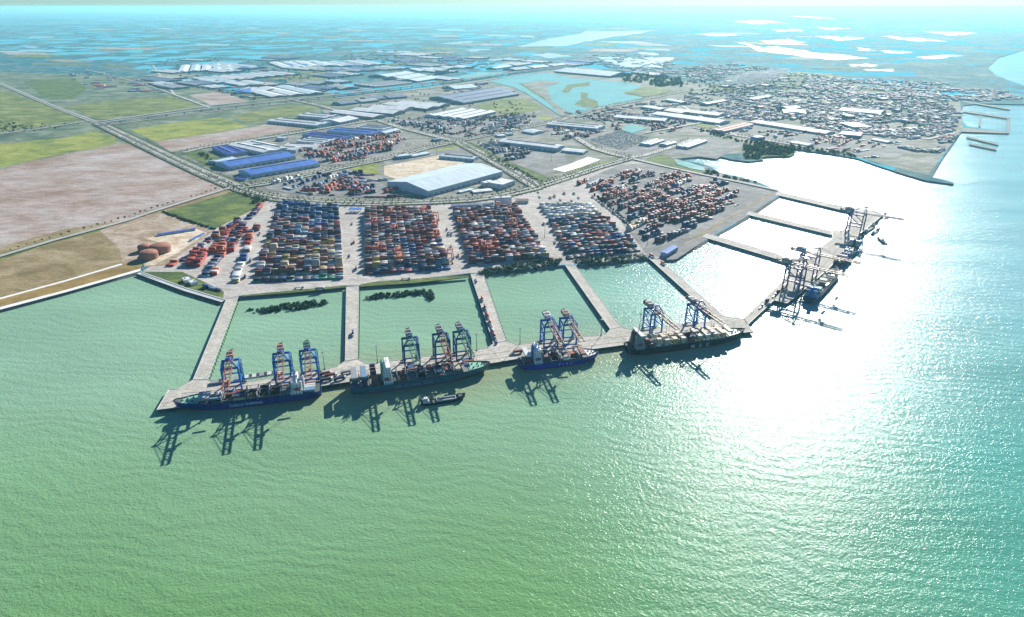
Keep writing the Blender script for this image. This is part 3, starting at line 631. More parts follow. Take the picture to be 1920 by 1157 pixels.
def lot(a, b, c, pal, tiers, desc, rows=None, fill=1.0, ln=12.2, side='row'):
    """one lot of container stacks: a,b = near edge on the ground, c = far corner next to b; long axis along a-b"""
    d = b - a; L_ = d.length; d.normalize(); n = Vector((-d.y, d.x, 0))
    if n.dot(c - b) < 0: n = -n
    dep = abs((c - b).dot(n)); sh = (c - b).dot(d) / max(dep, 1)
    nr = rows or max(1, int(dep / 2.65)); ns = max(1, int((L_ + 1) / (ln + .5))); rz = math.atan2(d.y, d.x)
    for j in range(ns):
        base = rnd.choice(tiers); c0 = rnd.choice(PAL[pal]) if j == 0 or rnd.random() < .65 else c0
        for i in range(nr):
            if rnd.random() > fill: continue
            t = max(1, base + rnd.choice((0, 0, 0, -1, -1, 1)) - (1 if i == 0 and rnd.random() < .4 else 0))
            q = a + d * ((j + .5) * (ln + .5) + i * 2.65 * sh) + n * ((i + .5) * 2.62)
            for k in range(t):
                col = c0 if rnd.random() < .62 else rnd.choice(PAL[pal])
                vis = (k == t - 1) or i == 0
                add_container(q.x, q.y, LZ + .3 + k * 2.62, rz, col, ln, vis and i < 3, (desc, ORD[min(j, 23)], i, k, t))
def block(bl, br, tr, tl, n, pal_f, tiers_f, desc, frac=.56, fill=.9):
    BL, BR, TR, TL = [U(*p) for p in (bl, br, tr, tl)]
    for r in range(n):
        t0 = r / n; t1 = (r + frac) / n
        a = BL.lerp(TL, t0); b = BR.lerp(TR, t0); c = BR.lerp(TR, t1)
        lot(a, b, c, pal_f(r), tiers_f(r), (desc, r), fill=fill)
BN = ['blue-brown yard block', 'dense middle yard block', 'bush-fringed maroon block', 'reefer yard block', 'far right yard']
block((474, 531), (645, 523), (637, 384), (523, 378), 16, lambda r: 'green' if r == 0 else 'front' if r < 7 else 'mix' if r < 12 else 'blue', lambda r: (1,) if r == 0 else (2, 2, 3, 3, 4) if r < 9 else (1, 2, 2, 3), BN[0])
block((684, 517), (849, 505), (817, 393), (684, 394), 17, lambda r: 'dark' if r == 0 else 'front' if r < 3 else 'mix' if r < 8 else 'maroon', lambda r: (1, 1, 2) if r == 0 else (3, 3, 4, 4), BN[1], .68)
block((880, 497), (1039, 484), (977, 388), (848, 395), 14, lambda r: 'maroon' if r > 1 else 'front', lambda r: (3, 3, 4), BN[2], .68)
block((1064, 487), (1205, 471), (1146, 408), (1026, 411), 9, lambda r: 'dark' if r == 0 else 'mix', lambda r: (1, 2) if r == 0 else (2, 2, 3), BN[3], .6, .85)
block((1026, 409), (1130, 405), (1113, 382), (1008, 384), 4, lambda r: 'white', lambda r: (2,), 'white reefer rows', .6)
def strips(win, lst, wid, tiers, desc, pal=None):
    for k, it in enumerate(lst):
        (x0, y0, x1, y1) = it[:4]; pl = it[4] if len(it) > 4 else pal
        (a, b) = [U(*p) for p in W(win, [(x0, y0), (x1, y1)])]
        d = (b - a).normalized(); n = Vector((-d.y, d.x, 0)); w_ = it[5] if len(it) > 5 else wid
        lot(a, b, b + n * w_, pl, tiers, (desc, k))
# left triangular yard of mostly red stacks
for k, (pts, pal, tr) in enumerate([
        ([(300, 712), (450, 715), (520, 615)], 'red', (3, 3)), ([(470, 735), (590, 735), (670, 640)], 'navyred', (2, 3)), ([(435, 800), (490, 800), (505, 760)], 'blue', (2,)), ([(500, 785), (595, 785), (620, 735)], 'yellow', (2,)),
        ([(500, 600), (645, 605), (680, 545)], 'red', (3, 3)), ([(648, 590), (722, 588), (735, 550)], 'red', (3,)), ([(565, 530), (690, 520), (730, 480)], 'navyred', (2, 3)), ([(600, 480), (735, 475), (765, 435)], 'red', (2, 3)),
        ([(650, 430), (770, 425), (795, 395)], 'red', (2,)), ([(690, 385), (820, 375), (835, 350)], 'red', (2,)), ([(395, 565), (440, 565), (470, 530)], 'navyred', (1, 2)), ([(450, 515), (500, 512), (530, 475)], 'red', (1, 2)),
        ([(515, 480), (570, 478), (590, 440)], 'navyred', (2,)), ([(575, 440), (630, 436), (645, 400)], 'orange', (2,)), ([(640, 390), (700, 385), (730, 350)], 'dark', (1, 2)), ([(700, 345), (800, 340), (820, 315)], 'dark', (1, 2)),
        ([(800, 320), (880, 315), (900, 285)], 'dark', (1, 2)), ([(840, 285), (900, 280), (930, 240)], 'navyred', (2,)), ([(880, 250), (960, 235), (985, 195)], 'orange', (2,)), ([(680, 850), (735, 850), (745, 820)], 'yellow', (2,)),
        ([(685, 800), (755, 800), (780, 735)], 'white', (2, 1)), ([(715, 725), (775, 725), (795, 680)], 'yellow', (1, 2)), ([(750, 665), (810, 665), (825, 620)], 'navyred', (2,)), ([(780, 590), (845, 590), (860, 545)], 'yellow', (2,)),
        ([(785, 530), (860, 530), (885, 485)], 'red', (2,)), ([(800, 475), (885, 470), (900, 430)], 'navyred', (2,)), ([(860, 420), (910, 415), (925, 380)], 'red', (2,)),
        ([(330, 640), (470, 645), (520, 590)], 'red', (2, 3)), ([(560, 640), (670, 640), (700, 595)], 'red', (2,)), ([(660, 545), (760, 540), (790, 500)], 'red', (2, 3)), ([(700, 480), (800, 470), (830, 430)], 'red', (2,)), ([(760, 430), (850, 425), (870, 395)], 'red', (1, 2)), ([(380, 600), (430, 600), (450, 570)], 'red', (1,)), ([(445, 885), (630, 930), (640, 915)], 'blue', (1,)),
        ([(140, 712), (240, 712), (290, 670)], 'orange', (1,)), ([(240, 670), (310, 668), (345, 640)], 'orange', (1,))]):
    a, b, c = [U(*p) for p in W('E', pts)]; lot(a, b, c, pal, tr, ('left triangular red yard', k), ln=12.2)
# right yard, stacks running away to the right
strips('G', [(980, 675, 1165, 605, 'dark'), (890, 650, 1010, 600, 'dark'), (870, 610, 1005, 545, 'dark'), (775, 592, 905, 522, 'yellow'), (1175, 565, 1250, 535, 'dark'), (780, 510, 840, 485, 'dark'),
             (1110, 530, 1330, 445), (1230, 525, 1470, 430), (1010, 520, 1260, 425), (930, 505, 1200, 405), (860, 480, 1130, 375), (785, 455, 1060, 345), (1140, 470, 1400, 365), (710, 435, 1010, 315), (640, 410, 900, 305), (590, 375, 830, 280),
             (1060, 440, 1290, 350), (600, 345, 775, 268, 'maroon'), (510, 305, 665, 243, 'orange'), (485, 275, 585, 232, 'white'), (690, 195, 800, 152, 'maroon'), (730, 220, 865, 158, 'maroon'), (785, 240, 960, 172, 'dark'),
             (905, 275, 1145, 170, 'maroon'), (990, 285, 1225, 195, 'orange'), (1045, 298, 1115, 262, 'dark'), (1120, 270, 1198, 225, 'white'), (1120, 320, 1180, 290, 'dark'), (1175, 338, 1225, 305, 'dark'), (1235, 310, 1325, 265, 'mix'),
             (1250, 355, 1400, 275, 'maroon'), (1350, 360, 1498, 292, 'orange'), (1420, 392, 1548, 325, 'dark'), (415, 260, 480, 225, 'maroon')], 12, (2, 3, 3), BN[4], 'dense')
strips('G', [(1010, 350, 1180, 285), (1080, 385, 1290, 300), (900, 345, 1010, 300), (1180, 420, 1420, 320), (1170, 500, 1290, 455), (1330, 430, 1440, 385), (620, 300, 760, 245), (560, 250, 650, 215), (640, 215, 700, 190)], 7, (1, 2, 2), 'far right yard filler rows', 'dense')
# yards behind the curved road
YD = 'yard beside curved road'
strips('H', [(785, 750, 975, 690, 'blue'), (865, 780, 1005, 725, 'blue'), (960, 790, 1205, 715, 'blue'), (670, 740, 940, 665, 'white'), (1090, 795, 1270, 742, 'red'), (1180, 812, 1335, 765, 'red'), (1490, 822, 1670, 755, 'blue'),
             (1435, 785, 1560, 735, 'blue'), (1320, 735, 1435, 692, 'dark'), (1730, 822, 1840, 800, 'red'), (1000, 715, 1140, 672, 'blue'), (1200, 690, 1310, 650, 'white'), (1380, 760, 1500, 722, 'red'), (1250, 715, 1330, 690, 'mix')], 9, (2, 3), YD)
strips('H', [(1530, 862, 1900, 858, 'red'), (880, 815, 1060, 838, 'mix'), (1200, 845, 1290, 840, 'red'), (1600, 822, 1660, 815, 'blue')], 3, (1, 2), YD)
strips('H', [(1060, 545, 1830, 410, 'dark'), (1010, 500, 1250, 450, 'dark'), (1100, 480, 1215, 455, 'orange', 14), (1300, 500, 1650, 410, 'navyred', 8), (980, 470, 1560, 345, 'orange', 12), (1360, 455, 1900, 330, 'maroon', 9), (930, 430, 1500, 300, 'maroon', 10),
             (1230, 410, 1580, 350, 'orange', 14), (1500, 310, 1900, 240, 'maroon', 10), (1600, 385, 1900, 310, 'orange', 12), (1190, 520, 1310, 480, 'navyred', 9), (1650, 320, 1890, 275, 'red', 8)], 7, (2, 2, 3), 'red yard beside blue sheds')
strips('I', [(1160, 250, 1320, 210, 'dark'), (1170, 280, 1300, 250, 'dark'), (1310, 200, 1440, 180, 'dark'), (1400, 190, 1560, 215, 'maroon'), (1370, 260, 1450, 250, 'dark'), (1290, 310, 1390, 290, 'dark'), (1300, 350, 1400, 330, 'dark')], 8, (2,), 'yard by double road')
strips('B', [(1230, 760, 1330, 735, 'dark'), (1250, 790, 1370, 765, 'dark'), (1310, 735, 1400, 720, 'dark'), (700, 745, 760, 730, 'dark'), (640, 700, 760, 690, 'maroon'), (760, 710, 820, 695, 'dark'), (560, 735, 640, 725, 'dark'), (850, 705, 1050, 672, 'dark'),
             (1320, 665, 1420, 650, 'maroon'), (1480, 680, 1600, 655, 'maroon'), (1480, 650, 1560, 630, 'maroon'), (1700, 640, 1850, 620, 'maroon'), (1620, 690, 1800, 712, 'dark'), (1840, 700, 1930, 680, 'maroon')], 9, (1, 2), 'hazy yards near lake')
strips('C', [(750, 800, 820, 765, 'orange'), (800, 805, 870, 770, 'orange'), (870, 830, 960, 785, 'orange'), (930, 845, 950, 830, 'dark'), (970, 850, 1000, 840, 'orange'), (1000, 830, 1040, 815, 'orange'), (1020, 890, 1120, 885, 'white'), (550, 745, 660, 752, 'white'),
             (980, 810, 1010, 795, 'maroon'), (1070, 830, 1090, 820, 'maroon'), (1130, 830, 1145, 822, 'dark')], 6, (1, 2), 'second dock')

def inpoly(x, y, P):
    r = False; n = len(P)
    for i in range(n):
        (x1, y1), (x2, y2) = P[i], P[(i + 1) % n]
        if (y1 > y) != (y2 > y) and x < (x2 - x1) * (y - y1) / (y2 - y1) + x1: r = not r
    return r
def scatter_lots(win, poly, n, ang, pal, desc):
    P = W(win, poly); x0 = min(p[0] for p in P); x1 = max(p[0] for p in P); y0 = min(p[1] for p in P); y1 = max(p[1] for p in P); k = 0
    for t in range(n * 20):
        if k >= n: break
        x, y = rnd.uniform(x0, x1), rnd.uniform(y0, y1)
        if not inpoly(x, y, P): continue
        a = U(x, y); an = ang + rnd.uniform(-.04, .04); L_ = rnd.uniform(14, 64)
        b = a + Vector((math.cos(an), math.sin(an), 0)) * L_; lot(a, b, b + Vector((-math.sin(an), math.cos(an), 0)) * rnd.choice((3, 6, 9)), rnd.choice(pal), (1, 1, 2, 3), (desc, 20)); k += 1
scatter_lots('B', [(240, 690), (500, 655), (700, 690), (1100, 655), (1170, 675), (1020, 730), (720, 785), (520, 750), (430, 735)], 80, .75, ['dark', 'maroon', 'white', 'dense', 'blue'], 'hazy yards near lake')
scatter_lots('B', [(1080, 720), (1260, 730), (1480, 740), (1380, 790), (1200, 770)], 26, .75, ['dark', 'maroon', 'dense'], 'hazy yards near lake')
scatter_lots('B', [(1300, 655), (1480, 640), (1700, 690), (1920, 700), (1920, 730), (1760, 760), (1740, 720), (1540, 735), (1500, 705)], 60, .75, ['maroon', 'dense', 'white', 'dark'], 'hazy yards near lake')
scatter_lots('H', [(620, 760), (900, 700), (1300, 610), (1480, 650), (1750, 770), (1860, 860), (1500, 850), (900, 825)], 40, .2, ['blue', 'red', 'dark', 'white', 'dense'], YD)
scatter_lots('H', [(1000, 500), (930, 430), (1300, 320), (1750, 255), (1900, 270), (1900, 350), (1400, 520), (1150, 550)], 60, .72, ['orange', 'maroon', 'navyred', 'dense'], 'red yard beside blue sheds')
scatter_lots('I', [(960, 165), (1160, 140), (1380, 190), (1560, 230), (1400, 330), (1300, 380), (1200, 290)], 30, .75, ['dark', 'maroon', 'white'], 'yard by double road')
scatter_lots('G', [(600, 320), (480, 250), (700, 130), (860, 120), (1250, 190), (1540, 310), (1440, 440), (1250, 560), (1000, 660), (780, 560)], 60, .62, ['dense', 'dark', 'maroon'], 'far right yard filler rows')
scatter_lots('C', [(310, 740), (430, 705), (860, 750), (1200, 805), (1260, 850), (900, 860), (500, 790)], 34, .5, ['orange', 'white', 'maroon'], 'second dock')
# ------------------------------------------------------------------ buildings
def warehouse(win, a, b, c, h, roof, label, wall='wall', pitch=.10, spans=1, vent=True, flat=False, floors=0, cat='warehouse', group='warehouses of the port district', name='warehouse'):
    """a, b: ends of one eave edge, c: far corner beside b, all read at eave height h"""
    H_ = LZ + h
    A, B, C_ = [U(x, y, H_) for x, y in W(win, [a, b, c])]
    d = B - A; L_ = d.length; d.normalize(); n = Vector((-d.y, d.x, 0))
    if n.dot(C_ - B) < 0: n = -n
    D_ = abs((C_ - B).dot(n)); ctr = (A + B) / 2 + n * (D_ / 2)
    # local x runs along the longer side
    if L_ >= D_: ux, lx, ly = d, L_, D_
    else: ux, lx, ly = n, D_, L_
    rz = math.atan2(ux.y, ux.x)
    root = empty(name, (ctr.x, ctr.y, LZ), rz)
    wm, rm = M[wall], ROOF[roof]
    X, Y = lx / 2, ly / 2
    mb = MB(); wallb = mb
    if flat:
        mb.box((0, 0, 0), (lx, ly, h), wm, bottom=False)
        rb = MB(); rb.box((0, 0, h), (lx - .6, ly - .6, .5), bottom=False)
        rb.build('roof', rm, root)
        pb = MB()
        for s_ in (-1, 1):
            pb.box((0, s_ * (Y - .15), h + .003), (lx, .3, .9), M['offwhite'], bottom=False); pb.box((s_ * (X - .15), 0, h + .003), (.3, ly - .6, .9), M['offwhite'], bottom=False)
        wallb.add(pb)
        for k in range(max(1, min(3, int(lx / 18)))):
            ub = MB(); ub.box((rnd.uniform(-X + 2, X - 2), rnd.uniform(-Y + 2, Y - 2), h + .5), (2.2, 1.8, 1.3), bottom=False); ub.build('rooftop_unit', M['grey'], root)
    else:
        sw = ly / spans; rise = sw / 2 * pitch * 1.4 + .4
        mb.box((0, 0, 0), (lx, ly, h - .02), wm, bottom=False)
        for s_ in range(spans):
            y0 = -Y + s_ * sw
            for e, fl in ((-X, 1), (X, -1)):
                f_ = [(e, y0, h - .02), (e, y0 + sw, h - .02), (e, y0 + sw / 2, h + rise - .05)]
                mb.poly(f_ if fl < 0 else f_[::-1], wm)
        rb = MB()
        for s_ in range(spans):
            y0 = -Y + s_ * sw; o_ = .5
            for (ya, za, yb, zb) in ((y0 - (o_ if s_ == 0 else 0), h - .03, y0 + sw / 2, h + rise), (y0 + sw / 2, h + rise, y0 + sw + (o_ if s_ == spans - 1 else 0), h - .03)):
                rb.poly([(-X - o_, ya, za), (X + o_, ya, za), (X + o_, yb, zb), (-X - o_, yb, zb)])
                rb.poly([(-X - o_, ya, za - .2), (X + o_, ya, za - .2), (X + o_, ya, za), (-X - o_, ya, za)])
        rb.build('roof', rm, root)
        if vent and lx > 24:
            for s_ in range(spans):
                y0 = -Y + (s_ + .5) * sw
                vb = MB(); vb.box((0, y0, h + rise - .15), (lx * .84, max(1.2, sw * .06), 1.1), bottom=False, taper=.96); vb.build('ridge_vent', M['skylight'], root)
    if lx > 18 and not floors:
        # bay doors and pilasters are pressed into the wall sheets
        db = wallb; pb = wallb; nb = max(2, int(lx / 9))
        for k in range(nb):
            x = -X + (k + .5) * lx / nb
            for s_ in (-1, 1):
                if k % 2 == 0: db.box((x, s_ * (Y + .06), 0), (min(4.5, lx / nb * .6), .14, min(5, h * .6)), M['wall_dark'], bottom=False)
                pb.box((-X + k * lx / nb + .3, s_ * (Y + .1), 0), (.35, .22, h - .3), M['grey'], bottom=False)
    if floors:
        fh = h / floors
        nb = max(2, int(lx / 3.2)); nwin = 0; w0 = MB(); w0.box((0, 0, 0), (lx / nb * .55, .12, fh * .45)); wme = None
        for s_ in (-1, 1):
            for f_ in range(floors):
                for k in range(nb):
                    c_ = (-X + (k + .5) * lx / nb, s_ * (Y + .02), f_ * fh + fh * .32)
                    if floors == 5 and nwin < 100:
                        wme = wme or w0.mesh('window', M['glass']); o = bpy.data.objects.new('window', wme); COL.objects.link(o); o.parent = root; o.location = c_; nwin += 1
                    else: wallb.box(c_, (lx / nb * .55, .12, fh * .45), M['glass'])
    wallb.build('wall', wm, root)
    return tag(root, label, cat, group)
def wh(win, a, b, c, h, roof, label, **k): return warehouse(win, a, b, c, h, roof, label, **k)
wh('I', (470, 668), (1255, 458), (935, 350), 13, 'pale blue', 'huge pale blue roofed warehouse in the centre, beside the double road', wall='wall', vent=False)
wh('H', (460, 645), (1110, 535), (1035, 487), 10, 'bright blue', 'nearer of the two long bright blue roofed sheds', wall='wall')
wh('H', (250, 568), (880, 465), (810, 415), 10, 'bright blue', 'farther of the two long bright blue roofed sheds', wall='wall')
wh('H', (575, 433), (830, 388), (600, 303), 11, 'white', 'broad white roofed hall just behind the two long blue sheds', spans=2)
wh('H', (232, 450), (425, 425), (290, 362), 9, 'deep blue', 'squarish violet blue roofed hall at the left end of the sheds', wall='wall_blue', spans=2)
wh('H', (880, 410), (965, 382), (690, 292), 9, 'white', 'long narrow white roofed shed between the broad white hall and the red containers')
wh('H', (1040, 385), (1120, 352), (950, 303), 9, 'white', 'short white roofed shed touching the red container yard')
wh('H', (1140, 345), (1280, 305), (1110, 265), 9, 'white', 'white roofed shed with many dark stripes left of the blue one', spans=3, wall='wall_blue')
wh('H', (1330, 305), (1455, 275), (1200, 207), 10, 'deep blue', 'blue roofed shed standing alone between white ones', spans=2, wall='wall_blue')
wh('H', (1605, 262), (1725, 228), (1450, 158), 10, 'bright blue', 'blue roofed shed farthest right of the blue ones', spans=2, wall='wall_blue')
wh('H', (1720, 215), (1810, 192), (1640, 147), 9, 'white', 'white ribbed roof attached behind the rightmost blue shed', spans=3)
wh('H', (1735, 250), (1875, 215), (1810, 200), 8, 'pale blue', 'low pale annex at the right end of the blue sheds')
wh('H', (1080, 178), (1225, 148), (950, 70), 10, 'white', 'long white warehouse next to the dirt field beyond the tree lined road', spans=2)
wh('H', (1170, 105), (1300, 78), (1110, 40), 10, 'white', 'white warehouse behind the long one near the dirt field', spans=2)
wh('H', (1300, 148), (1480, 110), (1330, 85), 10, 'white', 'white warehouse with a big dark side, right of the long one near the dirt field')
wh('H', (150, 530), (330, 492), (285, 465), 7, 'pale blue', 'low pale shed at the left foot of the blue sheds')
wh('H', (80, 530), (135, 520), (120, 505), 5, 'pale blue', 'tiny pale hut beside the dark green plot')
wh('H', (300, 680), (400, 690), (380, 660), 4, 'deep blue', 'small dark blue lean-to by the road junction')
wh('H', (770, 300), (810, 290), (790, 268), 9, 'pale blue', 'small cube of a building standing behind the white sheds', flat=True, cat='building', group='small office buildings')
for k, (a, b, c, t) in enumerate([((180, 660), (250, 648), (95, 605), 'first from the left'), ((290, 640), (360, 625), (200, 590), 'second from the left'), ((350, 620), (420, 602), (290, 575), 'third from the left'),
                                  ((480, 612), (550, 600), (400, 560), 'fourth from the left'), ((550, 598), (612, 585), (460, 551), 'rightmost')]):
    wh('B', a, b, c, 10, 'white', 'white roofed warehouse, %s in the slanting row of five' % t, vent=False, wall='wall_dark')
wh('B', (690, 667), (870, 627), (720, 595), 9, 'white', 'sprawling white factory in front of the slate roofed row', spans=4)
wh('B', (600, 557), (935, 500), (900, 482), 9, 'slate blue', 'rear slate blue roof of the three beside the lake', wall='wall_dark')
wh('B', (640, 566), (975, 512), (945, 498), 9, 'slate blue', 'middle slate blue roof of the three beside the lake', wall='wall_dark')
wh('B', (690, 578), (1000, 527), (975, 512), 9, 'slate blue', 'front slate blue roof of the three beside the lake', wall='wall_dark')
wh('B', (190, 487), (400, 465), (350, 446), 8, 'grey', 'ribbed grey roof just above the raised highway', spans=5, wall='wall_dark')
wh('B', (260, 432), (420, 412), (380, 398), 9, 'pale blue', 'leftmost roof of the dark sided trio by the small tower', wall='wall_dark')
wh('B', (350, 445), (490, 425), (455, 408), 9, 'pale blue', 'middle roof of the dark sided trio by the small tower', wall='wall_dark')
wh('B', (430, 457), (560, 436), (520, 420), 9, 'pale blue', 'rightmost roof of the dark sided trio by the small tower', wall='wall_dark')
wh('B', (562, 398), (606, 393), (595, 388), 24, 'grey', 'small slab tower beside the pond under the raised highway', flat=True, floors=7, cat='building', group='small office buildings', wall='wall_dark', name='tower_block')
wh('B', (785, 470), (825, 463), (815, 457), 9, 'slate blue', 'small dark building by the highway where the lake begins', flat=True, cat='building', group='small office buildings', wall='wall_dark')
wh('B', (640, 500), (770, 490), (730, 475), 6, 'pale blue', 'pale low roof between the highway and the slate roofs', vent=False)
wh('B', (1440, 723), (1485, 707), (1262, 664), 10, 'white', 'long white roofed warehouse in front of the lake', spans=2)
wh('I', (1830, 213), (1915, 184), (1470, 65), 12, 'white', 'long white warehouse in the middle with a dark ridge, beside the dark container stacks')
wh('B', (1362, 858), (1390, 845), (1300, 818), 6, 'white', 'low white shed at the right end of the long dark ridged warehouse', vent=False)
wh('B', (1510, 428), (1640, 415), (1430, 380), 10, 'pale blue', 'wide hazy warehouse standing above the lake', wall='wall_dark', vent=False)
wh('B', (1740, 813), (1820, 787), (1770, 775), 7, 'white', 'larger white shed on the grey lot right of the white car lot', spans=2)
wh('B', (1832, 815), (1890, 800), (1862, 789), 7, 'white', 'smaller white shed on the grey lot right of the white car lot')
wh('B', (1820, 680), (1850, 665), (1600, 632), 9, 'white', 'long white shed beyond the small turquoise pond', wall='wall_dark')
wh('B', (1080, 748), (1140, 738), (1100, 722), 6, 'pale blue', 'low pale roof between the junction and the dark container rows', vent=False)
wh('C', (235, 738), (400, 698), (360, 682), 9, 'red', 'white warehouse with a dark red edged roof by the second dock', spans=2)
wh('C', (30, 828), (140, 790), (105, 772), 7, 'white', 'white shed with a dark ridge on the grey apron', spans=2)
wh('C', (800, 752), (860, 742), (400, 682), 7, 'cream', 'very long cream roofed shed behind the second dock', vent=False)
wh('C', (205, 692), (268, 680), (-60, 622), 8, 'white', 'very long narrow white shed at the left of the hazy town', vent=False)
wh('C', (200, 650), (250, 638), (0, 598), 8, 'cream', 'very long cream shed behind the narrow white one in the hazy town', vent=False)
wh('C', (418, 775), (466, 770), (450, 760), 9, 'pale blue', 'small blue white building on the second dock', flat=True, floors=2, cat='building', group='small office buildings', wall='wall_blue')
wh('C', (600, 800), (705, 818), (700, 805), 5, 'pale blue', 'long low pale shed on the edge of the second dock', vent=False)
wh('C', (1060, 783), (1150, 800), (1150, 790), 5, 'pale blue', 'hazy low shed on the far edge of the second dock', vent=False)
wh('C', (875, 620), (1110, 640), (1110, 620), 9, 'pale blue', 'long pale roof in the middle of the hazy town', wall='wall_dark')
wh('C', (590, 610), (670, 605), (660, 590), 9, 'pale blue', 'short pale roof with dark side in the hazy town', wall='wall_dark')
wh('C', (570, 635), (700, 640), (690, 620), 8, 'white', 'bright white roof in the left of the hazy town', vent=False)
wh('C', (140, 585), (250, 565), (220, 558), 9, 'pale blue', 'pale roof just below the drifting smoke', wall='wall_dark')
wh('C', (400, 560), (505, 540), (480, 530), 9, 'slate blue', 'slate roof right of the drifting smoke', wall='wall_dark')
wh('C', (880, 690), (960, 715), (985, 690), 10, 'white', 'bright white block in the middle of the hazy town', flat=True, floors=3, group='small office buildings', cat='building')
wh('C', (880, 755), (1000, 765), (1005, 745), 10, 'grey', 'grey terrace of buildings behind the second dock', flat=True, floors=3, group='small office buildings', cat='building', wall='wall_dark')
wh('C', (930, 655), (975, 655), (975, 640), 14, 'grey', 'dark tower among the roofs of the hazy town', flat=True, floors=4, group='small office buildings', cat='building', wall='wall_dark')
# near offices
wh('I', (1255, 603), (1388, 556), (1310, 512), 11, 'white', 'plain white box building beside the huge warehouse', flat=True, cat='building', group='small office buildings', wall='offwhite')
wh('I', (1075, 585), (1172, 562), (1140, 545), 9, 'white', 'three storey white office between the huge warehouse and the white box', flat=True, floors=3, cat='building', group='small office buildings', wall='offwhite')
wh('I', (810, 680), (950, 645), (925, 633), 3.5, 'pale blue', 'left low pale canopy below the huge warehouse', vent=False, pitch=.05)
wh('I', (950, 680), (1150, 660), (1105, 640), 3.5, 'white', 'right low white canopy below the huge warehouse', vent=False, pitch=.05)
wh('I', (950, 328), (1002, 305), (815, 203), 8, 'pale blue', 'slim pale shed with dark ridge along the double road')
wh('I', (140, 305), (290, 288), (262, 272), 8, 'pale blue', 'blue white office block on the grass by the sand lot', flat=True, floors=2, cat='building', group='small office buildings', wall='wall_blue')
wh('I', (310, 298), (485, 265), (455, 248), 5, 'pale blue', 'low pale roof next to the blue white office block', vent=False)
wh('I', (1175, 745), (1352, 735), (1345, 718), 17, 'white', 'white five storey office building with rows of windows behind the maroon stacks', flat=True, floors=5, cat='building', group='small office buildings', wall='white')
wh('I', (1400, 772), (1530, 770), (1520, 745), 6, 'brown', 'brown roofed canteen right of the five storey white office', vent=False)
wh('I', (1205, 85), (1290, 80), (1270, 65), 5, 'pale blue', 'small pale hut near the top of the double road', flat=True, cat='building', group='small office buildings')
wh('I', (1300, 65), (1370, 58), (1350, 45), 6, 'grey', 'small grey hut right of the pale one above the double road', flat=True, cat='building', group='small office buildings')
wh('I', (530, 125), (605, 118), (590, 105), 6, 'slate blue', 'small dark hut beside the crossroads at the red yard', flat=True, cat='building', group='small office buildings', wall='wall_dark')
wh('E', (1110, 50), (1180, 65), (1170, 50), 3, 'white', 'white hut at the corner of the yard by the road junction', flat=True, cat='building', group='small office buildings')
wh('F', (920, 205), (1270, 185), (1265, 172), 5, 'slate blue', 'long dark blue roofed workshop left of the five storey white office', vent=False)
wh('A', (1300, 520), (1410, 520), (1375, 500), 7, 'bright blue', 'solitary blue roofed shed by the dirt field near the highway')
wh('E', (70, 447), (385, 398), (380, 388), 3, 'deep blue', 'long narrow blue roofed row of site huts on the sand', vent=False, pitch=.02, cat='shed')
wh('E', (352, 488), (465, 432), (455, 426), 3, 'bright blue', 'short blue roofed site hut on the sand near the red yard', vent=False, pitch=.02, cat='shed')
wh('E', (288, 832), (350, 820), (330, 795), 4, 'white', 'left of the two white huts above the white sea wall', flat=True, cat='shed', wall='white')
wh('E', (350, 852), (405, 838), (385, 815), 4, 'white', 'right of the two white huts above the white sea wall', flat=True, cat='shed', wall='white')
wh('G', (1040, 750), (1120, 700), (1100, 675), 7, 'bright blue', 'bright blue shed at the corner where the grey rubble slope begins', vent=False, wall='wall_blue', pitch=.05)
# far industrial rows, upper left
def row(win, a, b, c, n, h, roofs, desc, spans=1, wall='wall_dark'):
    A, B, C_ = [Vector((*p, 0)) for p in W(win, [a, b, c])]
    st = (B - A)
    for k in range(n):
        p0 = A + st * (k / n); p1 = A + st * ((k + .84) / n); q = p1 + (C_ - B)
        warehouse('P', (p0.x, p0.y), (p1.x, p1.y), (q.x, q.y), h, roofs[k % len(roofs)], '%s roof, %s from left in %s' % (roofs[k % len(roofs)], ORD[k], desc), wall=wall, vent=False, spans=spans)
row('A', (1000, 402), (1330, 392), (1180, 362), 5, 8, ['white', 'pale blue'], 'the bright near-plain row')
row('A', (1200, 455), (1700, 415), (1580, 398), 9, 8, ['white', 'pale blue', 'white'], 'the long ribbed row')
row('A', (1310, 390), (1520, 376), (1380, 350), 2, 8, ['pale blue'], 'the wide pair ending the bright row')
row('A', (1370, 482), (1540, 468), (1470, 448), 2, 8, ['white'], 'the short row under the ribbed row')
row('A', (1530, 545), (1840, 520), (1700, 475), 3, 8, ['white', 'white', 'pale blue'], 'the row by the highway bend')
row('A', (1480, 515), (1600, 500), (1530, 482), 1, 8, ['white'], 'the plot left of the highway bend')
row('A', (1780, 510), (1930, 490), (1860, 468), 2, 8, ['slate blue'], 'the dark pair by the highway bend')
row('A', (1700, 482), (1890, 462), (1850, 445), 2, 8, ['grey'], 'the dark low pair above the highway bend')
row('A', (1590, 380), (1900, 368), (1760, 342), 4, 8, ['white', 'pale blue'], 'the farthest bright row')
row('B', (0, 372), (260, 360), (180, 335), 5, 8, ['white', 'pale blue', 'grey'], 'the far rows left of the small tower')
row('B', (20, 405), (230, 392), (170, 372), 3, 8, ['slate blue', 'grey'], 'the dark rows left of the small tower')
row('B', (440, 400), (560, 395), (540, 380), 2, 8, ['white', 'pale blue'], 'the pair just left of the small tower')
row('B', (0, 585), (230, 560), (210, 548), 2, 8, ['slate blue', 'grey'], 'the grey sheds above the slanting white row')
row('B', (150, 560), (390, 540), (370, 528), 2, 8, ['slate blue'], 'the slate sheds under the highway')
row('B', (0, 500), (120, 490), (100, 470), 1, 8, ['grey'], 'the plot under the green field')
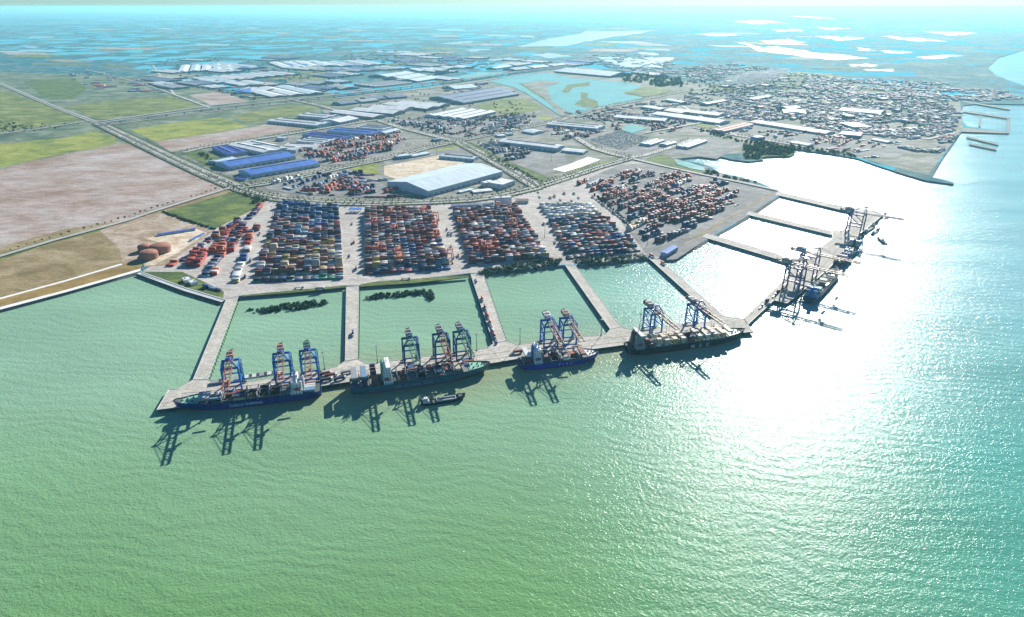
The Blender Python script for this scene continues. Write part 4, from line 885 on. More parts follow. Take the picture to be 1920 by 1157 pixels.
row('B', (600, 385), (760, 378), (730, 368), 2, 8, ['pale blue', 'white'], 'the hazy roofs right of the small tower')
row('B', (870, 385), (1100, 352), (1080, 345), 2, 9, ['pale blue', 'grey'], 'the long hazy roofs above the highway')
row('B', (980, 393), (1300, 360), (1280, 350), 3, 8, ['grey', 'pale blue'], 'the hazy roofs along the highway')
row('B', (1630, 405), (1780, 425), (1770, 412), 2, 9, ['slate blue', 'white'], 'the hazy roofs above the lake')
row('B', (1690, 600), (1930, 640), (1920, 625), 2, 9, ['white', 'cream'], 'the long pale roofs right of the lake')
row('B', (1820, 560), (1930, 580), (1925, 568), 1, 9, ['pale blue'], 'the corner right of the lake')

# ------------------------------------------------------------------ hazy town: small buildings, drawn from three shapes
def small_house(kind):
    mb = MB()
    if kind == 0:
        mb.box((0, 0, 0), (1, 1, .75), M['wall'], bottom=False); mb.box((0, 0, .75), (.94, .94, .1), ROOF['brown'], bottom=False); mb.box((.2, .1, .85), (.3, .3, .2), M['offwhite'], bottom=False)
    elif kind == 1:
        mb.box((0, 0, 0), (1, 1, .7), M['wall'], bottom=False)
        for s_ in (-1, 1): mb.poly([(-.52, s_ * .52, .68), (.52, s_ * .52, .68), (.52, 0, 1.0), (-.52, 0, 1.0)], ROOF['red'])
        for s_ in (-1, 1): mb.poly([(s_ * .5, -.5, .7), (s_ * .5, .5, .7), (s_ * .5, 0, .98)], M['wall'])
    elif kind == 2:
        mb.box((0, 0, 0), (1, 1, .8), M['wall_dark'], bottom=False); mb.box((0, 0, .8), (1.03, 1.03, .08), ROOF['grey'], bottom=False); mb.box((0, 0, .88), (.8, .08, .06), M['skylight'], bottom=False)
    else:
        mb.box((0, 0, 0), (1, 1, .8), M['wall_dark'], bottom=False); mb.box((0, 0, .8), (1.03, 1.03, .08), ROOF['slate blue'], bottom=False); mb.box((.1, .2, .88), (.3, .2, .12), M['grey'], bottom=False)
    return mb
HB = [small_house(k) for k in range(4)]; HM = [b.mesh('house') for b in HB]
HD = ['small flat roofed pale building in the hazy town', 'small red roofed building in the hazy town', 'white roofed workshop in the hazy town', 'slate roofed workshop in the hazy town']
def inpoly(x, y, P):
    r = False; n = len(P)
    for i in range(n):
        (x1, y1), (x2, y2) = P[i], P[(i + 1) % n]
        if (y1 > y) != (y2 > y) and x < (x2 - x1) * (y - y1) / (y2 - y1) + x1: r = not r
    return r
HOUSES = []
def town(win, pts, n, smin, smax, where, rz0=.5):
    P = W(win, pts); x0 = min(p[0] for p in P); x1 = max(p[0] for p in P); y0 = min(p[1] for p in P); y1 = max(p[1] for p in P)
    k = 0; tries = 0
    while k < n and tries < n * 30:
        tries += 1
        x, y = rnd.uniform(x0, x1), rnd.uniform(y0, y1)
        if not inpoly(x, y, P): continue
        q = U(x, y); s_ = rnd.uniform(smin, smax)
        lx_ = q.x * math.cos(rz0) + q.y * math.sin(rz0); ly_ = -q.x * math.sin(rz0) + q.y * math.cos(rz0)
        if smin < 12 and (lx_ % 95 < 14 or ly_ % 62 < 12 or math.sin(lx_ * .011) * math.sin(ly_ * .013 + 1) > .55): continue
        HOUSES.append((q.x, q.y, LZ + .3, rz0 + rnd.choice((0, math.pi / 2)) + rnd.uniform(-.1, .1), s_ * rnd.uniform(1, 2.6), s_, rnd.uniform(3, 9), rnd.choice((0, 3, 1, 2, 1, 0, 3)), where)); k += 1
town('C', [(200, 420), (420, 400), (900, 520), (1240, 560), (1480, 600), (1500, 700), (1200, 780), (860, 735), (400, 680), (270, 670), (0, 590), (0, 540), (130, 520)], 2300, 5, 13, '')
town('C', [(1240, 540), (1500, 500), (1800, 510), (1920, 560), (1560, 575)], 260, 8, 18, '')
town('C', [(420, 590), (860, 700), (1180, 780), (1300, 760), (1000, 640), (600, 560)], 500, 5, 11, '')
town('C', [(1230, 560), (1480, 540), (1560, 640), (1540, 740), (1250, 790), (1200, 700)], 420, 5, 11, '')
town('C', [(0, 380), (300, 360), (900, 440), (1500, 470), (1560, 540), (1240, 560), (700, 500), (300, 430), (60, 470)], 1100, 7, 18, '')
town('B', [(1260, 640), (1700, 580), (1920, 560), (1920, 660), (1480, 690)], 120, 7, 15, '')
town('B', [(300, 300), (560, 300), (760, 360), (600, 400), (300, 350)], 140, 13, 34, '')
town('B', [(0, 300), (300, 280), (900, 340), (800, 380), (300, 400), (0, 380)], 160, 13, 34, '')
town('B', [(560, 640), (1100, 655), (1000, 730), (700, 780), (480, 720)], 90, 7, 12, '')
town('B', [(1300, 310), (1700, 300), (1920, 380), (1920, 440), (1640, 420), (1500, 380)], 160, 10, 30, '')
town('I', [(960, 160), (1200, 130), (1340, 230), (1260, 300)], 40, 4, 8, '')
town('A', [(1000, 480), (1400, 560), (1900, 530), (1900, 380), (1200, 400)], 160, 10, 30, '')
town('B', [(560, 500), (760, 470), (900, 470), (800, 500), (640, 530)], 18, 10, 20, '')
town('A', [(330, 410), (700, 400), (1000, 480), (900, 530), (500, 500)], 40, 12, 40, '')
town('C', [(1220, 830), (1290, 850), (1440, 860), (1540, 760), (1460, 770), (1400, 850)], 120, 5, 12, '')
HOUSES.sort(key=lambda h: -h[4] * px_scale(h))
for (x, y, z, rz, a, b, h, kd, wh_) in HOUSES[:270]:
    o = bpy.data.objects.new('town_building', HM[kd]); COL.objects.link(o); o.location = (x, y, z); o.rotation_euler = (0, 0, rz); o.scale = (a, b, h)
    tag(o, HD[kd], 'building', HD[kd] + 's')
mb = MB()
for (x, y, z, rz, a, b, h, kd, wh_) in HOUSES[270:]:
    mb.add(HB[kd], Matrix.Translation((x, y, z)) @ Matrix.Rotation(rz, 4, 'Z') @ Matrix.Diagonal((a, b, h, 1)))
o = mb.build('town_buildings'); tag(o, 'mass of tiny roofs filling the hazy town beyond the second dock', 'buildings', kind='stuff')

FR = [(300, 108, 640, 168), (640, 104, 900, 150), (690, 188, 960, 246), (900, 112, 1180, 134), (1090, 205, 1290, 262)]
for k in range(48):   # rows of sheds crowding the hazy industrial belt, skipping lakes and fields already laid out
    x0, y0, x1, y1 = FR[(0, 0, 1, 1, 0, 3, 1, 0)[k % 8]]; x, y = rnd.uniform(x0, x1), rnd.uniform(y0, y1)
    if inpoly(x, y, [(900, 120), (1240, 140), (1215, 190), (1050, 225), (960, 170)]) or inpoly(x, y, [(340, 180), (560, 180), (640, 170), (640, 210), (340, 230)]) or (1085 < x < 1220 and y > 238): continue
    sc_ = (y - 12) / 140; w_ = rnd.uniform(14, 26) * sc_; rf = ['white', 'pale blue', 'slate blue', 'white', 'grey', 'cream', 'bright blue'][k % 7]
    for j in range(rnd.choice((2, 3))):
        ax, ay = x + j * w_ * .62, y + j * w_ * -.05
        warehouse('P', (ax, ay), (ax + w_ * .55, ay - w_ * .045), (ax - w_ * .5, ay - w_ * .33), rnd.uniform(7, 10), rf, '%s roofed shed in the crowded rows of the hazy industrial belt' % rf, wall='wall_dark', vent=False, group='%s sheds of the industrial belt' % rf)
for k in range(38):   # larger halls scattered through the town
    P_ = W('C', [(200, 440), (900, 520), (1240, 570), (1450, 620), (1440, 690), (1200, 760), (860, 730), (400, 670), (100, 560)])
    while True:
        x, y = rnd.uniform(1280, 1780), rnd.uniform(140, 260)
        if inpoly(x, y, P_): break
    rf = ['white', 'pale blue', 'cream', 'slate blue', 'red', 'grey'][k % 6]; w_ = rnd.uniform(6, 13)
    warehouse('P', (x, y), (x + w_, y + w_ * .12), (x + w_ + 2, y + w_ * .12 - rnd.uniform(1.2, 2.2)), rnd.uniform(6, 10), rf, '%s roofed hall among the small houses of the hazy town' % rf, wall='wall_dark', vent=False, group='%s halls in the town' % rf)
# ------------------------------------------------------------------ the raised highway
P = [U(x, y, LZ) for x, y in [(190, 236), (260, 226), (393, 208), (520, 195), (640, 181), (740, 169), (840, 157), (910, 147), (973, 137), (1030, 130), (1087, 124)]]
root = empty('raised_highway', (P[0].x, P[0].y, 0)); o0 = Vector((P[0].x, P[0].y, 0)); Hd = LZ + 11
mb = MB(); rb = MB()
A, B = offset_line(P, -9), offset_line(P, 9)
for i in range(len(P) - 1):
    q = [A[i], B[i], B[i + 1], A[i + 1]]; q = [v - o0 for v in q]
    mb.poly([(v.x, v.y, Hd) for v in q][::-1]); mb.poly([(v.x, v.y, Hd - 2) for v in q])
    mb.poly([(q[0].x, q[0].y, Hd - 2), (q[0].x, q[0].y, Hd), (q[3].x, q[3].y, Hd), (q[3].x, q[3].y, Hd - 2)]); mb.poly([(q[1].x, q[1].y, Hd - 2), (q[2].x, q[2].y, Hd - 2), (q[2].x, q[2].y, Hd), (q[1].x, q[1].y, Hd)])
    for e in ((0, 3), (1, 2)): rb.beam(Vector((q[e[0]].x, q[e[0]].y, Hd + .5)), Vector((q[e[1]].x, q[e[1]].y, Hd + .5)), .4, 1.1)
mb.build('deck', M['concrete'], root); rb.build('guard_rail', M['offwhite'], root)
acc = 0
for a, b in zip(P, P[1:]):
    L_ = (b - a).length; n = int(L_ / 75)
    for k in range(n):
        q = a + (b - a) * ((k + .5) / n) - o0; d = (b - a).normalized(); pb = MB()
        pb.box((q.x, q.y, LZ), (5, 3, 7.6), rz=math.atan2(d.y, d.x)); pb.box((q.x, q.y, LZ + 7.6), (4, 15, 1.5), rz=math.atan2(d.y, d.x)); pb.build('pier', M['offwhite'], root)
tag(root, 'long raised highway on piers crossing the plain behind the warehouses', 'bridge')
# gate with a blue canopy, at the head of the straight bridge
g = U(667, 397); root = empty('gate_canopy', (g.x, g.y, LZ + .3), -.03)
mb = MB(); mb.box((0, 0, 6), (26, 12, 1.2)); mb.build('canopy', ROOF['bright blue'], root)
mb = MB()
for x in (-11, -4, 4, 11):
    for y in (-4.5, 4.5): mb.box((x, y, 0), (.8, .8, 6))
mb.build('column', M['offwhite'], root); mb = MB()
for x in (-7.5, 0, 7.5): mb.box((x, 0, 0), (2, 5, 2.8))
mb.build('booth', M['white'], root); tag(root, 'terminal gate with a bright blue canopy at the top of the wide lane', 'gate')

# ------------------------------------------------------------------ brick brown tanks
for (x, y), r, h, l in [((302, 472), 17, 11, 'largest rust brown tank with a domed roof on the sand'), ((280, 484), 15, 10, 'rust brown domed tank nearest to the dike'), ((272, 470), 11, 8, 'smallest rust brown tank, half hidden behind the other two')]:
    q = U(x, y); root = empty('storage_tank', (q.x, q.y, LZ)); mb = MB(); mb.cyl((0, 0, 0), r, r, h, 32, cap=False)
    for k in range(1, 4): mb.cyl((0, 0, h * k / 4), r + .12, r + .12, .25, 32)
    mb.build('shell', M['brick'], root); mb = MB(); z = h; rr = r + .2
    for k in range(5):
        a0, a1 = k / 5 * math.pi / 2, (k + 1) / 5 * math.pi / 2
        mb.cyl((0, 0, h + 5 * math.sin(a0)), rr * math.cos(a0), max(.3, rr * math.cos(a1)), 5 * (math.sin(a1) - math.sin(a0)), 32, cap=(k == 4))
    mb.build('dome', M['brick'], root); mb = MB(); mb.cyl((0, 0, h + 4.9), .8, .8, .8, 8); mb.build('hatch', M['grey'], root)
    mb = MB()
    for k in range(14): mb.box(((r + .5) * math.cos(-1 + k * .1), (r + .5) * math.sin(-1 + k * .1), h * k / 14), (1.2, 1.4, .3), rz=-1 + k * .1)
    mb.build('stair', M['grey'], root)
    tag(root, l, 'storage tank', 'rust brown storage tanks')
# smoke over the town with its chimney
q = U(1337, 172); root = empty('chimney', (q.x, q.y, LZ)); mb = MB(); mb.cyl((0, 0, 0), 3, 2, 32, 12); mb.build('stack', M['offwhite'], root)
mb = MB(); mb.cyl((0, 0, 26), 2.35, 2.25, 3, 12); mb.build('band', M['truck_red'], root)
tag(root, 'slim chimney at the root of the drifting white smoke', 'chimney')

# ------------------------------------------------------------------ ships
def hull_mesh(L, B, D, bow=1.12, zf=2.6, transom=.82):
    """stern at x=0, bow at x=L; deck edge at D, raised forecastle"""
    st = [0, .03, .08, .16, .3, .45, .6, .72, .8, .86, .91, .95, .98, 1.0]
    mb = MB(); rows = []
    for t in st:
        if t < .1: wd = transom + (1 - transom) * (t / .1)
        elif t < .72: wd = 1
        else: u = (t - .72) / .28; wd = max(.0, (1 - u ** 2.4)) ** .75
        if t < .16: ww = .45 + .55 * math.sin(t / .16 * math.pi / 2)
        elif t < .66: ww = 1
        else: u = (t - .66) / .34; ww = max(0, 1 - u ** 1.7)
        z = D + (zf if t > .84 else 0) + (1.2 if t > .97 else 0)
        x = L * t; xd = x + (L * .035 * max(0, (t - .8) / .2)) ; xw = x - L * .01 * (t > .9)
        hb = B / 2
        rows.append(((xw, ww * hb, -1.5), (xw, ww * hb, .9), (x + (xd - x) * .6, (ww * .35 + wd * .65) * hb, D * .55), (xd, max(wd, .02) * hb, z)))
    return rows
def build_ship(name, wlA, wlB, bow_right, B, D, hull, label, spec):
    """wlA, wlB: left and right end of the camera-side waterline in the photo"""
    A, Bp = U(*wlA, 0), U(*wlB, 0)
    d = (Bp - A); L = d.length; d.normalize(); n = Vector((-d.y, d.x, 0))
    if n.y < 0 and abs(n.y) > .2 or (abs(n.y) <= .2 and n.x > 0): n = -n
    A2, B2 = A + n * (B / 2), Bp + n * (B / 2)
    if bow_right: org, ax = A2, d
    else: org, ax = B2, -d
    rz = math.atan2(ax.y, ax.x); near = 1 if Vector((-ax.y, ax.x, 0)).dot(n) < 0 else -1   # local y sign of the camera side
    root = empty(name, (org.x, org.y, 0), rz)
    rows = hull_mesh(L, B, D)
    mb = MB(); dk = MB(); rd = MB()
    for i in range(len(rows) - 1):
        r, s = rows[i], rows[i + 1]
        for sg in (-1, 1):
            for k in (1, 2):
                q = [(r[k][0], sg * r[k][1], r[k][2]), (s[k][0], sg * s[k][1], s[k][2]), (s[k + 1][0], sg * s[k + 1][1], s[k + 1][2]), (r[k + 1][0], sg * r[k + 1][1], r[k + 1][2])]
                mb.poly(q if sg < 0 else q[::-1])
            q = [(r[0][0], sg * r[0][1], r[0][2]), (s[0][0], sg * s[0][1], s[0][2]), (s[1][0], sg * s[1][1], s[1][2]), (r[1][0], sg * r[1][1], r[1][2])]
            rd.poly(q if sg < 0 else q[::-1])
        dz = 1.0
        ins = .4
        dk.poly([(r[3][0], -r[3][1] + ins, r[3][2] - dz), (s[3][0], -max(.02, s[3][1] - ins), s[3][2] - dz), (s[3][0], max(.02, s[3][1] - ins), s[3][2] - dz), (r[3][0], r[3][1] - ins, r[3][2] - dz)])
        for sg in (-1, 1):   # bulwark inside and rail cap
            q = [(r[3][0], sg * r[3][1], r[3][2]), (s[3][0], sg * s[3][1], s[3][2]), (s[3][0], sg * max(.02, s[3][1] - ins), s[3][2] - dz), (r[3][0], sg * max(.02, r[3][1] - ins), r[3][2] - dz)]
            mb.poly(q)
    r = rows[0]
    mb.poly([(r[1][0], r[1][1], r[1][2]), (r[1][0], -r[1][1], r[1][2]), (r[2][0], -r[2][1], r[2][2]), (r[2][0], r[2][1], r[2][2])])
    mb.poly([(r[2][0], r[2][1], r[2][2]), (r[2][0], -r[2][1], r[2][2]), (r[3][0], -r[3][1], r[3][2]), (r[3][0], r[3][1], r[3][2])])
    mb.build('hull', M[hull], root); rd.build('waterline_band', M['bootred'], root)
    dm = spec.get('deck', 'deck_dark'); dk.build('deck', M[dm], root)
    # forecastle break, winches, mast
    fm = MB(); fx = L * .865; fm.box((fx, 0, D - 1), (1.0, B * .78, 2.8)); fm.build('breakwater', M[spec.get('trim', 'white')], root)
    for (u, v) in ((.9, .16), (.9, -.16), (.94, .1), (.94, -.1), (.97, 0)): fm = MB(); fm.cyl((L * u, v * B, D + zfz(spec)), 1.0, .8, 1.3, 8); fm.build('winch', M['deck_dark'], root)
    fd = MB(); fd.prism([(L * .875, -B * .36), (L * .95, -B * .24), (L * 1.015, -B * .03), (L * 1.015, B * .03), (L * .95, B * .24), (L * .875, B * .36)], D + 1.61, D + 1.66)
    fd.build('foredeck', M[spec.get('foredeck', 'deck_dark')], root)
    mm = MB(); mm.beam((L * .93, 0, D + 1.5), (L * .93, 0, D + 11), .5); mm.beam((L * .93, -2, D + 8.5), (L * .93, 2, D + 8.5), .3); mm.build('foremast', M['offwhite'], root)
    # accommodation
    s0, s1 = spec['house']; hx, hl = L * (s0 + s1) / 2, L * (s1 - s0); hh = spec.get('hh', 15); hm = M[spec.get('housemat', 'white')]
    hb = MB(); nf = int(hh / 2.8)
    for k in range(nf):
        sh = 1 - .045 * k
        hb.box((hx - hl * .02 * k, 0, D - .8 + k * 2.8), (hl * sh, B * (.9 if k < 2 else .78) * sh, 2.8 if k == nf - 1 else 2.79), hm, bottom=False)
        m_ = int(B * .7 / 2.4)
        for j in range(m_):
            for e in (-1, 1): hb.box((hx - hl * .02 * k + e * hl * sh / 2, -B * .34 + (j + .5) * B * .68 / m_, D + k * 2.8 + .4), (.14, 1.0, 1.0), M['glass'])
        for j in range(3):
            for e in (-1, 1): hb.box((hx + (j - 1) * hl * .28 - hl * .02 * k, e * B * (.9 if k < 2 else .78) * sh / 2, D + k * 2.8 + .4), (1.1, .14, 1.0), M['glass'])
    top = D - .8 + nf * 2.8
    hb.build('superstructure', hm, root)
    br = MB(); br.box((hx + hl * .1, 0, top), (hl * .5, B * .98, 2.6), taper=.96); br.build('bridge', hm, root)
    bw = MB(); bw.box((hx + hl * .36, 0, top + .9), (.2, B * .86, 1.0)); bw.build('bridge_window', M['glass'], root)
    mm = MB(); mm.beam((hx, 0, top + 2), (hx, 0, top + 11), .6); mm.beam((hx, -3, top + 7), (hx, 3, top + 7), .35); mm.beam((hx, -2, top + 9), (hx, 2, top + 9), .3); mm.box((hx, 0, top + 5), (1.6, 2.4, .5)); mm.build('radar_mast', M['offwhite'], root)
    fn = MB(); fxx = hx - hl * .52 if spec.get('funnel_aft', True) else hx + hl * .3
    fn.box((fxx, 0, D - .8), (hl * .34, B * .22, hh + 3.5), taper=.85); fn.build('funnel', M[spec.get('funnel', 'crane_blue')], root)
    for e in (-1, 1): ft = MB(); ft.cyl((fxx, e, D + hh + 2.5), .6, .6, 2, 8); ft.build('exhaust_pipe', M['dark'], root)
    for e in (-1, 1):
        lb = MB(); lb.cyl((0, 0, 0), .1, 1.2, .01, 8); lb = MB(); lb.prism([(-3.5, 0), (-2.5, -1.1), (2.5, -1.1), (3.5, 0), (2.5, 1.1), (-2.5, 1.1)], 0, 1.8); lb.box((0, 0, 1.8), (4, 1.6, .6))
        o = lb.build('lifeboat', M['crane_orange'], root); o.location = (hx - hl * .1, e * (B * .45 + .3), D + 5)
    # hatch covers
    c0, c1, nb = spec['hold']; bays = []
    for k in range(nb):
        x = L * (c0 + (c1 - c0) * (k + .5) / nb)
        if s0 * L - 3 < x < s1 * L + 3: continue
        op = k in spec.get('open', ())
        h_ = MB()
        if op:
            w_ = B * .36; l_ = L * (c1 - c0) / nb * .42
            for e in (-1, 1): h_.box((x, e * w_, D - 1), (2 * l_, .6, 1.9)); h_.box((x + e * l_, 0, D - 1), (.6, 2 * w_ - .7, 1.9))
            h_.build('hatch_coaming', M['hatch'], root)
            i_ = MB(); i_.box((x, 0, D - .99), (2 * l_ - .7, 2 * w_ - .7, .15)); i_.build('open_hold', M['hold'], root)
        else:
            h_.box((x, 0, D - 1), (L * (c1 - c0) / nb * .9, B * .8, 2.1), taper=.99); h_.build('hatch_cover', M['hatch'], root)
        bays.append((k, x, op))
    for k in spec.get('lash', ()):
        x = L * (c0 + (c1 - c0) * k / nb); l_ = MB()
        for y in (-.42, -.14, .14, .42): l_.beam((x, y * B, D - 1), (x, y * B, D + 6), .5)
        l_.beam((x, -.44 * B, D + 3), (x, .44 * B, D + 3), .8, .5); l_.beam((x, -.44 * B, D + 6), (x, .44 * B, D + 6), .8, .5); l_.build('lashing_bridge', M[spec.get('lashmat', 'grey')], root)
    # ship's own cranes
    for t in spec.get('cranes', ()):
        cb = MB(); cb.cyl((L * t, -near * B * .40, D), 1.3, 1.2, 11, 10); cb.box((L * t, -near * B * .40, D + 11), (3.2, 3.2, 3)); cb.beam((L * t, -near * B * .40, D + 12), (L * (t + .13), -near * B * .36, D + 15), .9); cb.build('deck_crane', M['offwhite'], root)
    # lettering on the camera side
    if spec.get('text'):
        tx = bpy.data.curves.new('lettering', 'FONT'); tx.body = spec['text']; tx.size = spec['tsize']; tx.space_character = spec.get('tspace', 1.0); tx.extrude = .03; tx.align_x = 'CENTER'; tx.offset = spec.get('tbold', .04)
        tmp = bpy.data.objects.new('tmp', tx); COL.objects.link(tmp); dg = bpy.context.evaluated_depsgraph_get(); me = bpy.data.meshes.new_from_object(tmp.evaluated_get(dg)); bpy.data.objects.remove(tmp)
        me.materials.clear(); me.materials.append(M[spec.get('tmat', 'white')])
        o = bpy.data.objects.new('lettering', me); COL.objects.link(o); o.parent = root
        xt = L * spec['tx']; sgn = near
        # follow the flare between the two upper hull strakes amidships
        y_ = B / 2 + .09
        o.location = (xt, sgn * y_, spec.get('tz', D * .34))
        o.rotation_euler = (math.pi / 2, 0, 0 if sgn < 0 else math.pi)
    # containers in bays
    spc = spec.get('bays', {})
    na = spec.get('across', int(B * .94 / 2.5)); mtx = Matrix.Translation(root.location) @ Matrix.Rotation(rz, 4, 'Z')
    for (k, x, op) in bays:
        if k not in spc: continue
        tiers, pal = spc[k][:2]; cols = spc[k][2] if len(spc[k]) > 2 else range(na)
        L2 = L * (c1 - c0) / nb * .9; ln = 12.2 if L2 > 11 else 6.1
        for j in cols:
            y = (-near) * (-(na - 1) / 2 + j) * 2.55 * -1      # j = 0 is the camera side
            y = near * ((na - 1) / 2 - j) * 2.55
            t = tiers if isinstance(tiers, int) else tiers[j % len(tiers)]
            cpal = PAL[pal]
            for q in range(t):
                if not (q == t - 1 or j == 0 or j == na - 1): continue
                p = mtx @ Vector((x, y, D + 1.15 + q * 2.6))
                c = rnd.choice(cpal) if len(spc[k]) < 4 or q < t - 1 else spc[k][3]
                nx_ = ORD[k] if k < len(ORD) else 'last'
                add_container(p.x, p.y, p.z, rz, c, ln, True, (('ship', spec['short']), ('bay', k, j, q, t, na), 0, 0, 0), 'containers on the ships', 1000)
    return tag(root, label, 'container ship', 'container ships at the quay')
def zfz(spec): return 1.66
PAL['wn'] = ['cream', 'cream', 'yellow', 'cream', 'white', 'cream']; PAL['nv'] = ['navy blue', 'navy blue', 'dark grey', 'navy blue', 'blue']; PAL['gw'] = ['grey', 'white', 'light blue']; PAL['mr'] = ['maroon', 'rust brown', 'navy blue', 'maroon', 'dark grey']
PAL['pink'] = ['rust brown', 'maroon', 'rust brown']; PAL['cream'] = ['cream', 'cream', 'white', 'yellow']
ships = []
ships.append(build_ship('container_ship', (333, 779), (603, 747), False, 25, 8.5, 'hull_blue', 'leftmost container ship, blue hulled with mostly empty holds and white house at its right end',
    dict(short='leftmost ship', house=(.12, .22), hh=15, hold=(.04, .84), nb=0, **{}) if False else
    dict(short='leftmost ship', house=(.13, .215), hh=14, hold=(.04, .86, 10), open=(3, 4, 5, 7, 8), lash=(2, 3, 4, 5, 6, 7, 8), bays={0: (1, 'gw', (0, 1, 2, 3, 4, 5)), 6: ((2, 2, 1), 'mix', (0, 1, 2, 3, 4)), 9: (2, 'gw', (1, 2, 3, 4, 5, 6)), 8: (1, 'gw', (2, 5, 6))},
         text='COSCO SHIPPING', tsize=4.3, tx=.53, tz=2.6, tmat='white', funnel='offwhite', foredeck='deck_green', housemat='white', cranes=())))
ships.append(build_ship('container_ship', (659, 744), (916, 707), True, 27, 9, 'hull_teal', 'long dark teal container ship with a mint green foredeck, second from the left',
    dict(short='teal ship', house=(.235, .30), hh=21, hold=(.0, .88, 13), open=(5, 7), lash=(1, 2, 4, 5, 6, 7, 8, 9, 10, 11), bays={0: ((5, 5, 5, 5, 5, 5, 5, 5, 5, 5), 'nv', range(10), 'grey'), 1: (5, 'nv', range(10), 'light blue'), 2: ((5, 5, 6), 'mr', range(10)), 4: (4, 'mr', (1, 2, 3, 4, 5, 6, 7)),
         5: ((1, 2), 'mr', (2, 3, 5)), 6: (4, 'nv', (1, 2, 3, 4, 5, 6, 7, 8)), 7: (2, 'nv', (3, 4, 5, 6)), 8: ((3, 2), 'mr', (4, 5, 6, 7)), 9: ((2, 1), 'mix', (2, 3, 4, 6, 7)), 10: (1, 'orange', (3, 4, 5, 6)), 11: (2, 'wn', (1, 2, 3, 4, 5, 6)), 12: (3, 'nv', range(1, 8))},
         text='XIN  DA  YANG  ZHOU', tsize=4.2, tx=.45, tz=2.8, tmat='grey', tbold=0, foredeck='deck_green', trim='deck_green', funnel='deck_green', housemat='white')))
ships.append(build_ship('container_ship', (978, 697), (1124, 680), True, 24, 7.5, 'hull_deep', 'short deep blue container ship with one tall white topped stack at its stern',
    dict(short='deep blue ship', house=(.17, .27), hh=17, hold=(.02, .86, 7), open=(3, 5), lash=(3, 4, 5, 6), bays={0: (5, 'mr', range(0, 8), 'white'), 2: (3, 'mr', (0, 1, 2, 3, 4, 5)), 3: ((1, 2), 'mr', (4, 5, 6)), 4: (2, 'mix', (0, 1, 2, 3)), 5: (1, 'orange', (4, 5, 6)), 6: (2, 'pink', range(1, 8))},
         text='S I T C', tsize=4.0, tx=.56, tz=2.2, tspace=1.5, tmat='offwhite', foredeck='offwhite', funnel='crane_blue', housemat='white')))
ships.append(build_ship('container_ship', (1183, 670), (1398, 641), True, 27, 8.5, 'hull_black', 'black hulled container ship fully loaded with cream and white containers',
    dict(short='black ship', house=(.05, .12), hh=19, hold=(.13, .9, 11), lash=(1, 2, 3, 4, 5, 6, 7, 8, 9), bays={0: ((2, 1, 2), 'mr', range(9)), 1: ((4, 4, 3, 2, 1, 1, 3, 3, 3), 'cream', range(9)), 2: ((3, 3, 3, 2, 3), 'wn', range(9)), 3: ((3, 3, 3, 1, 1, 3, 3, 3, 3), 'wn', range(9)), 4: ((3, 3, 2), 'wn', range(9)), 5: ((3, 2, 1, 1), 'mr', range(7)),
         6: (3, 'cream', range(9)), 7: (3, 'wn', range(9)), 8: (3, 'cream', range(9)), 9: (3, 'cream', range(9)), 10: (3, 'wn', range(1, 8))},
         text='M S C', tsize=6.6, tx=.59, tz=1.6, tspace=1.7, foredeck='offwhite', funnel='dark', housemat='grey')))
ships.append(build_ship('container_ship', (1528, 573), (1580, 515), True, 21, 7, 'hull_navy', 'pale blue decked ship half hidden under the two purple cranes, stern towards the camera',
    dict(short='crane-shaded ship', house=(.08, .2), hh=13, hold=(.22, .88, 6), open=(1, 3), lash=(2, 3, 4), bays={0: (1, 'gw', (1, 3, 5)), 2: (2, 'wn', (2, 3, 4, 5)), 4: (1, 'wn', (1, 2, 4)), 5: (1, 'mr', (1, 3))}, housemat='wall_blue', funnel='crane_blue')))
ships.append(build_ship('container_ship', (1582, 502), (1615, 466), True, 20, 7, 'hull_navy', 'small navy container ship alone at the far right quay',
    dict(short='small navy ship', house=(.84, .95), hh=11, hold=(.04, .8, 5), open=(4,), lash=(1, 2), bays={0: (3, 'nv', range(6)), 1: ((3, 2), 'nv', range(6)), 2: ((3, 3, 2), 'gw', range(6)), 3: ((1, 2), 'nv', range(1, 6))}, housemat='offwhite', funnel='dark', cranes=())))

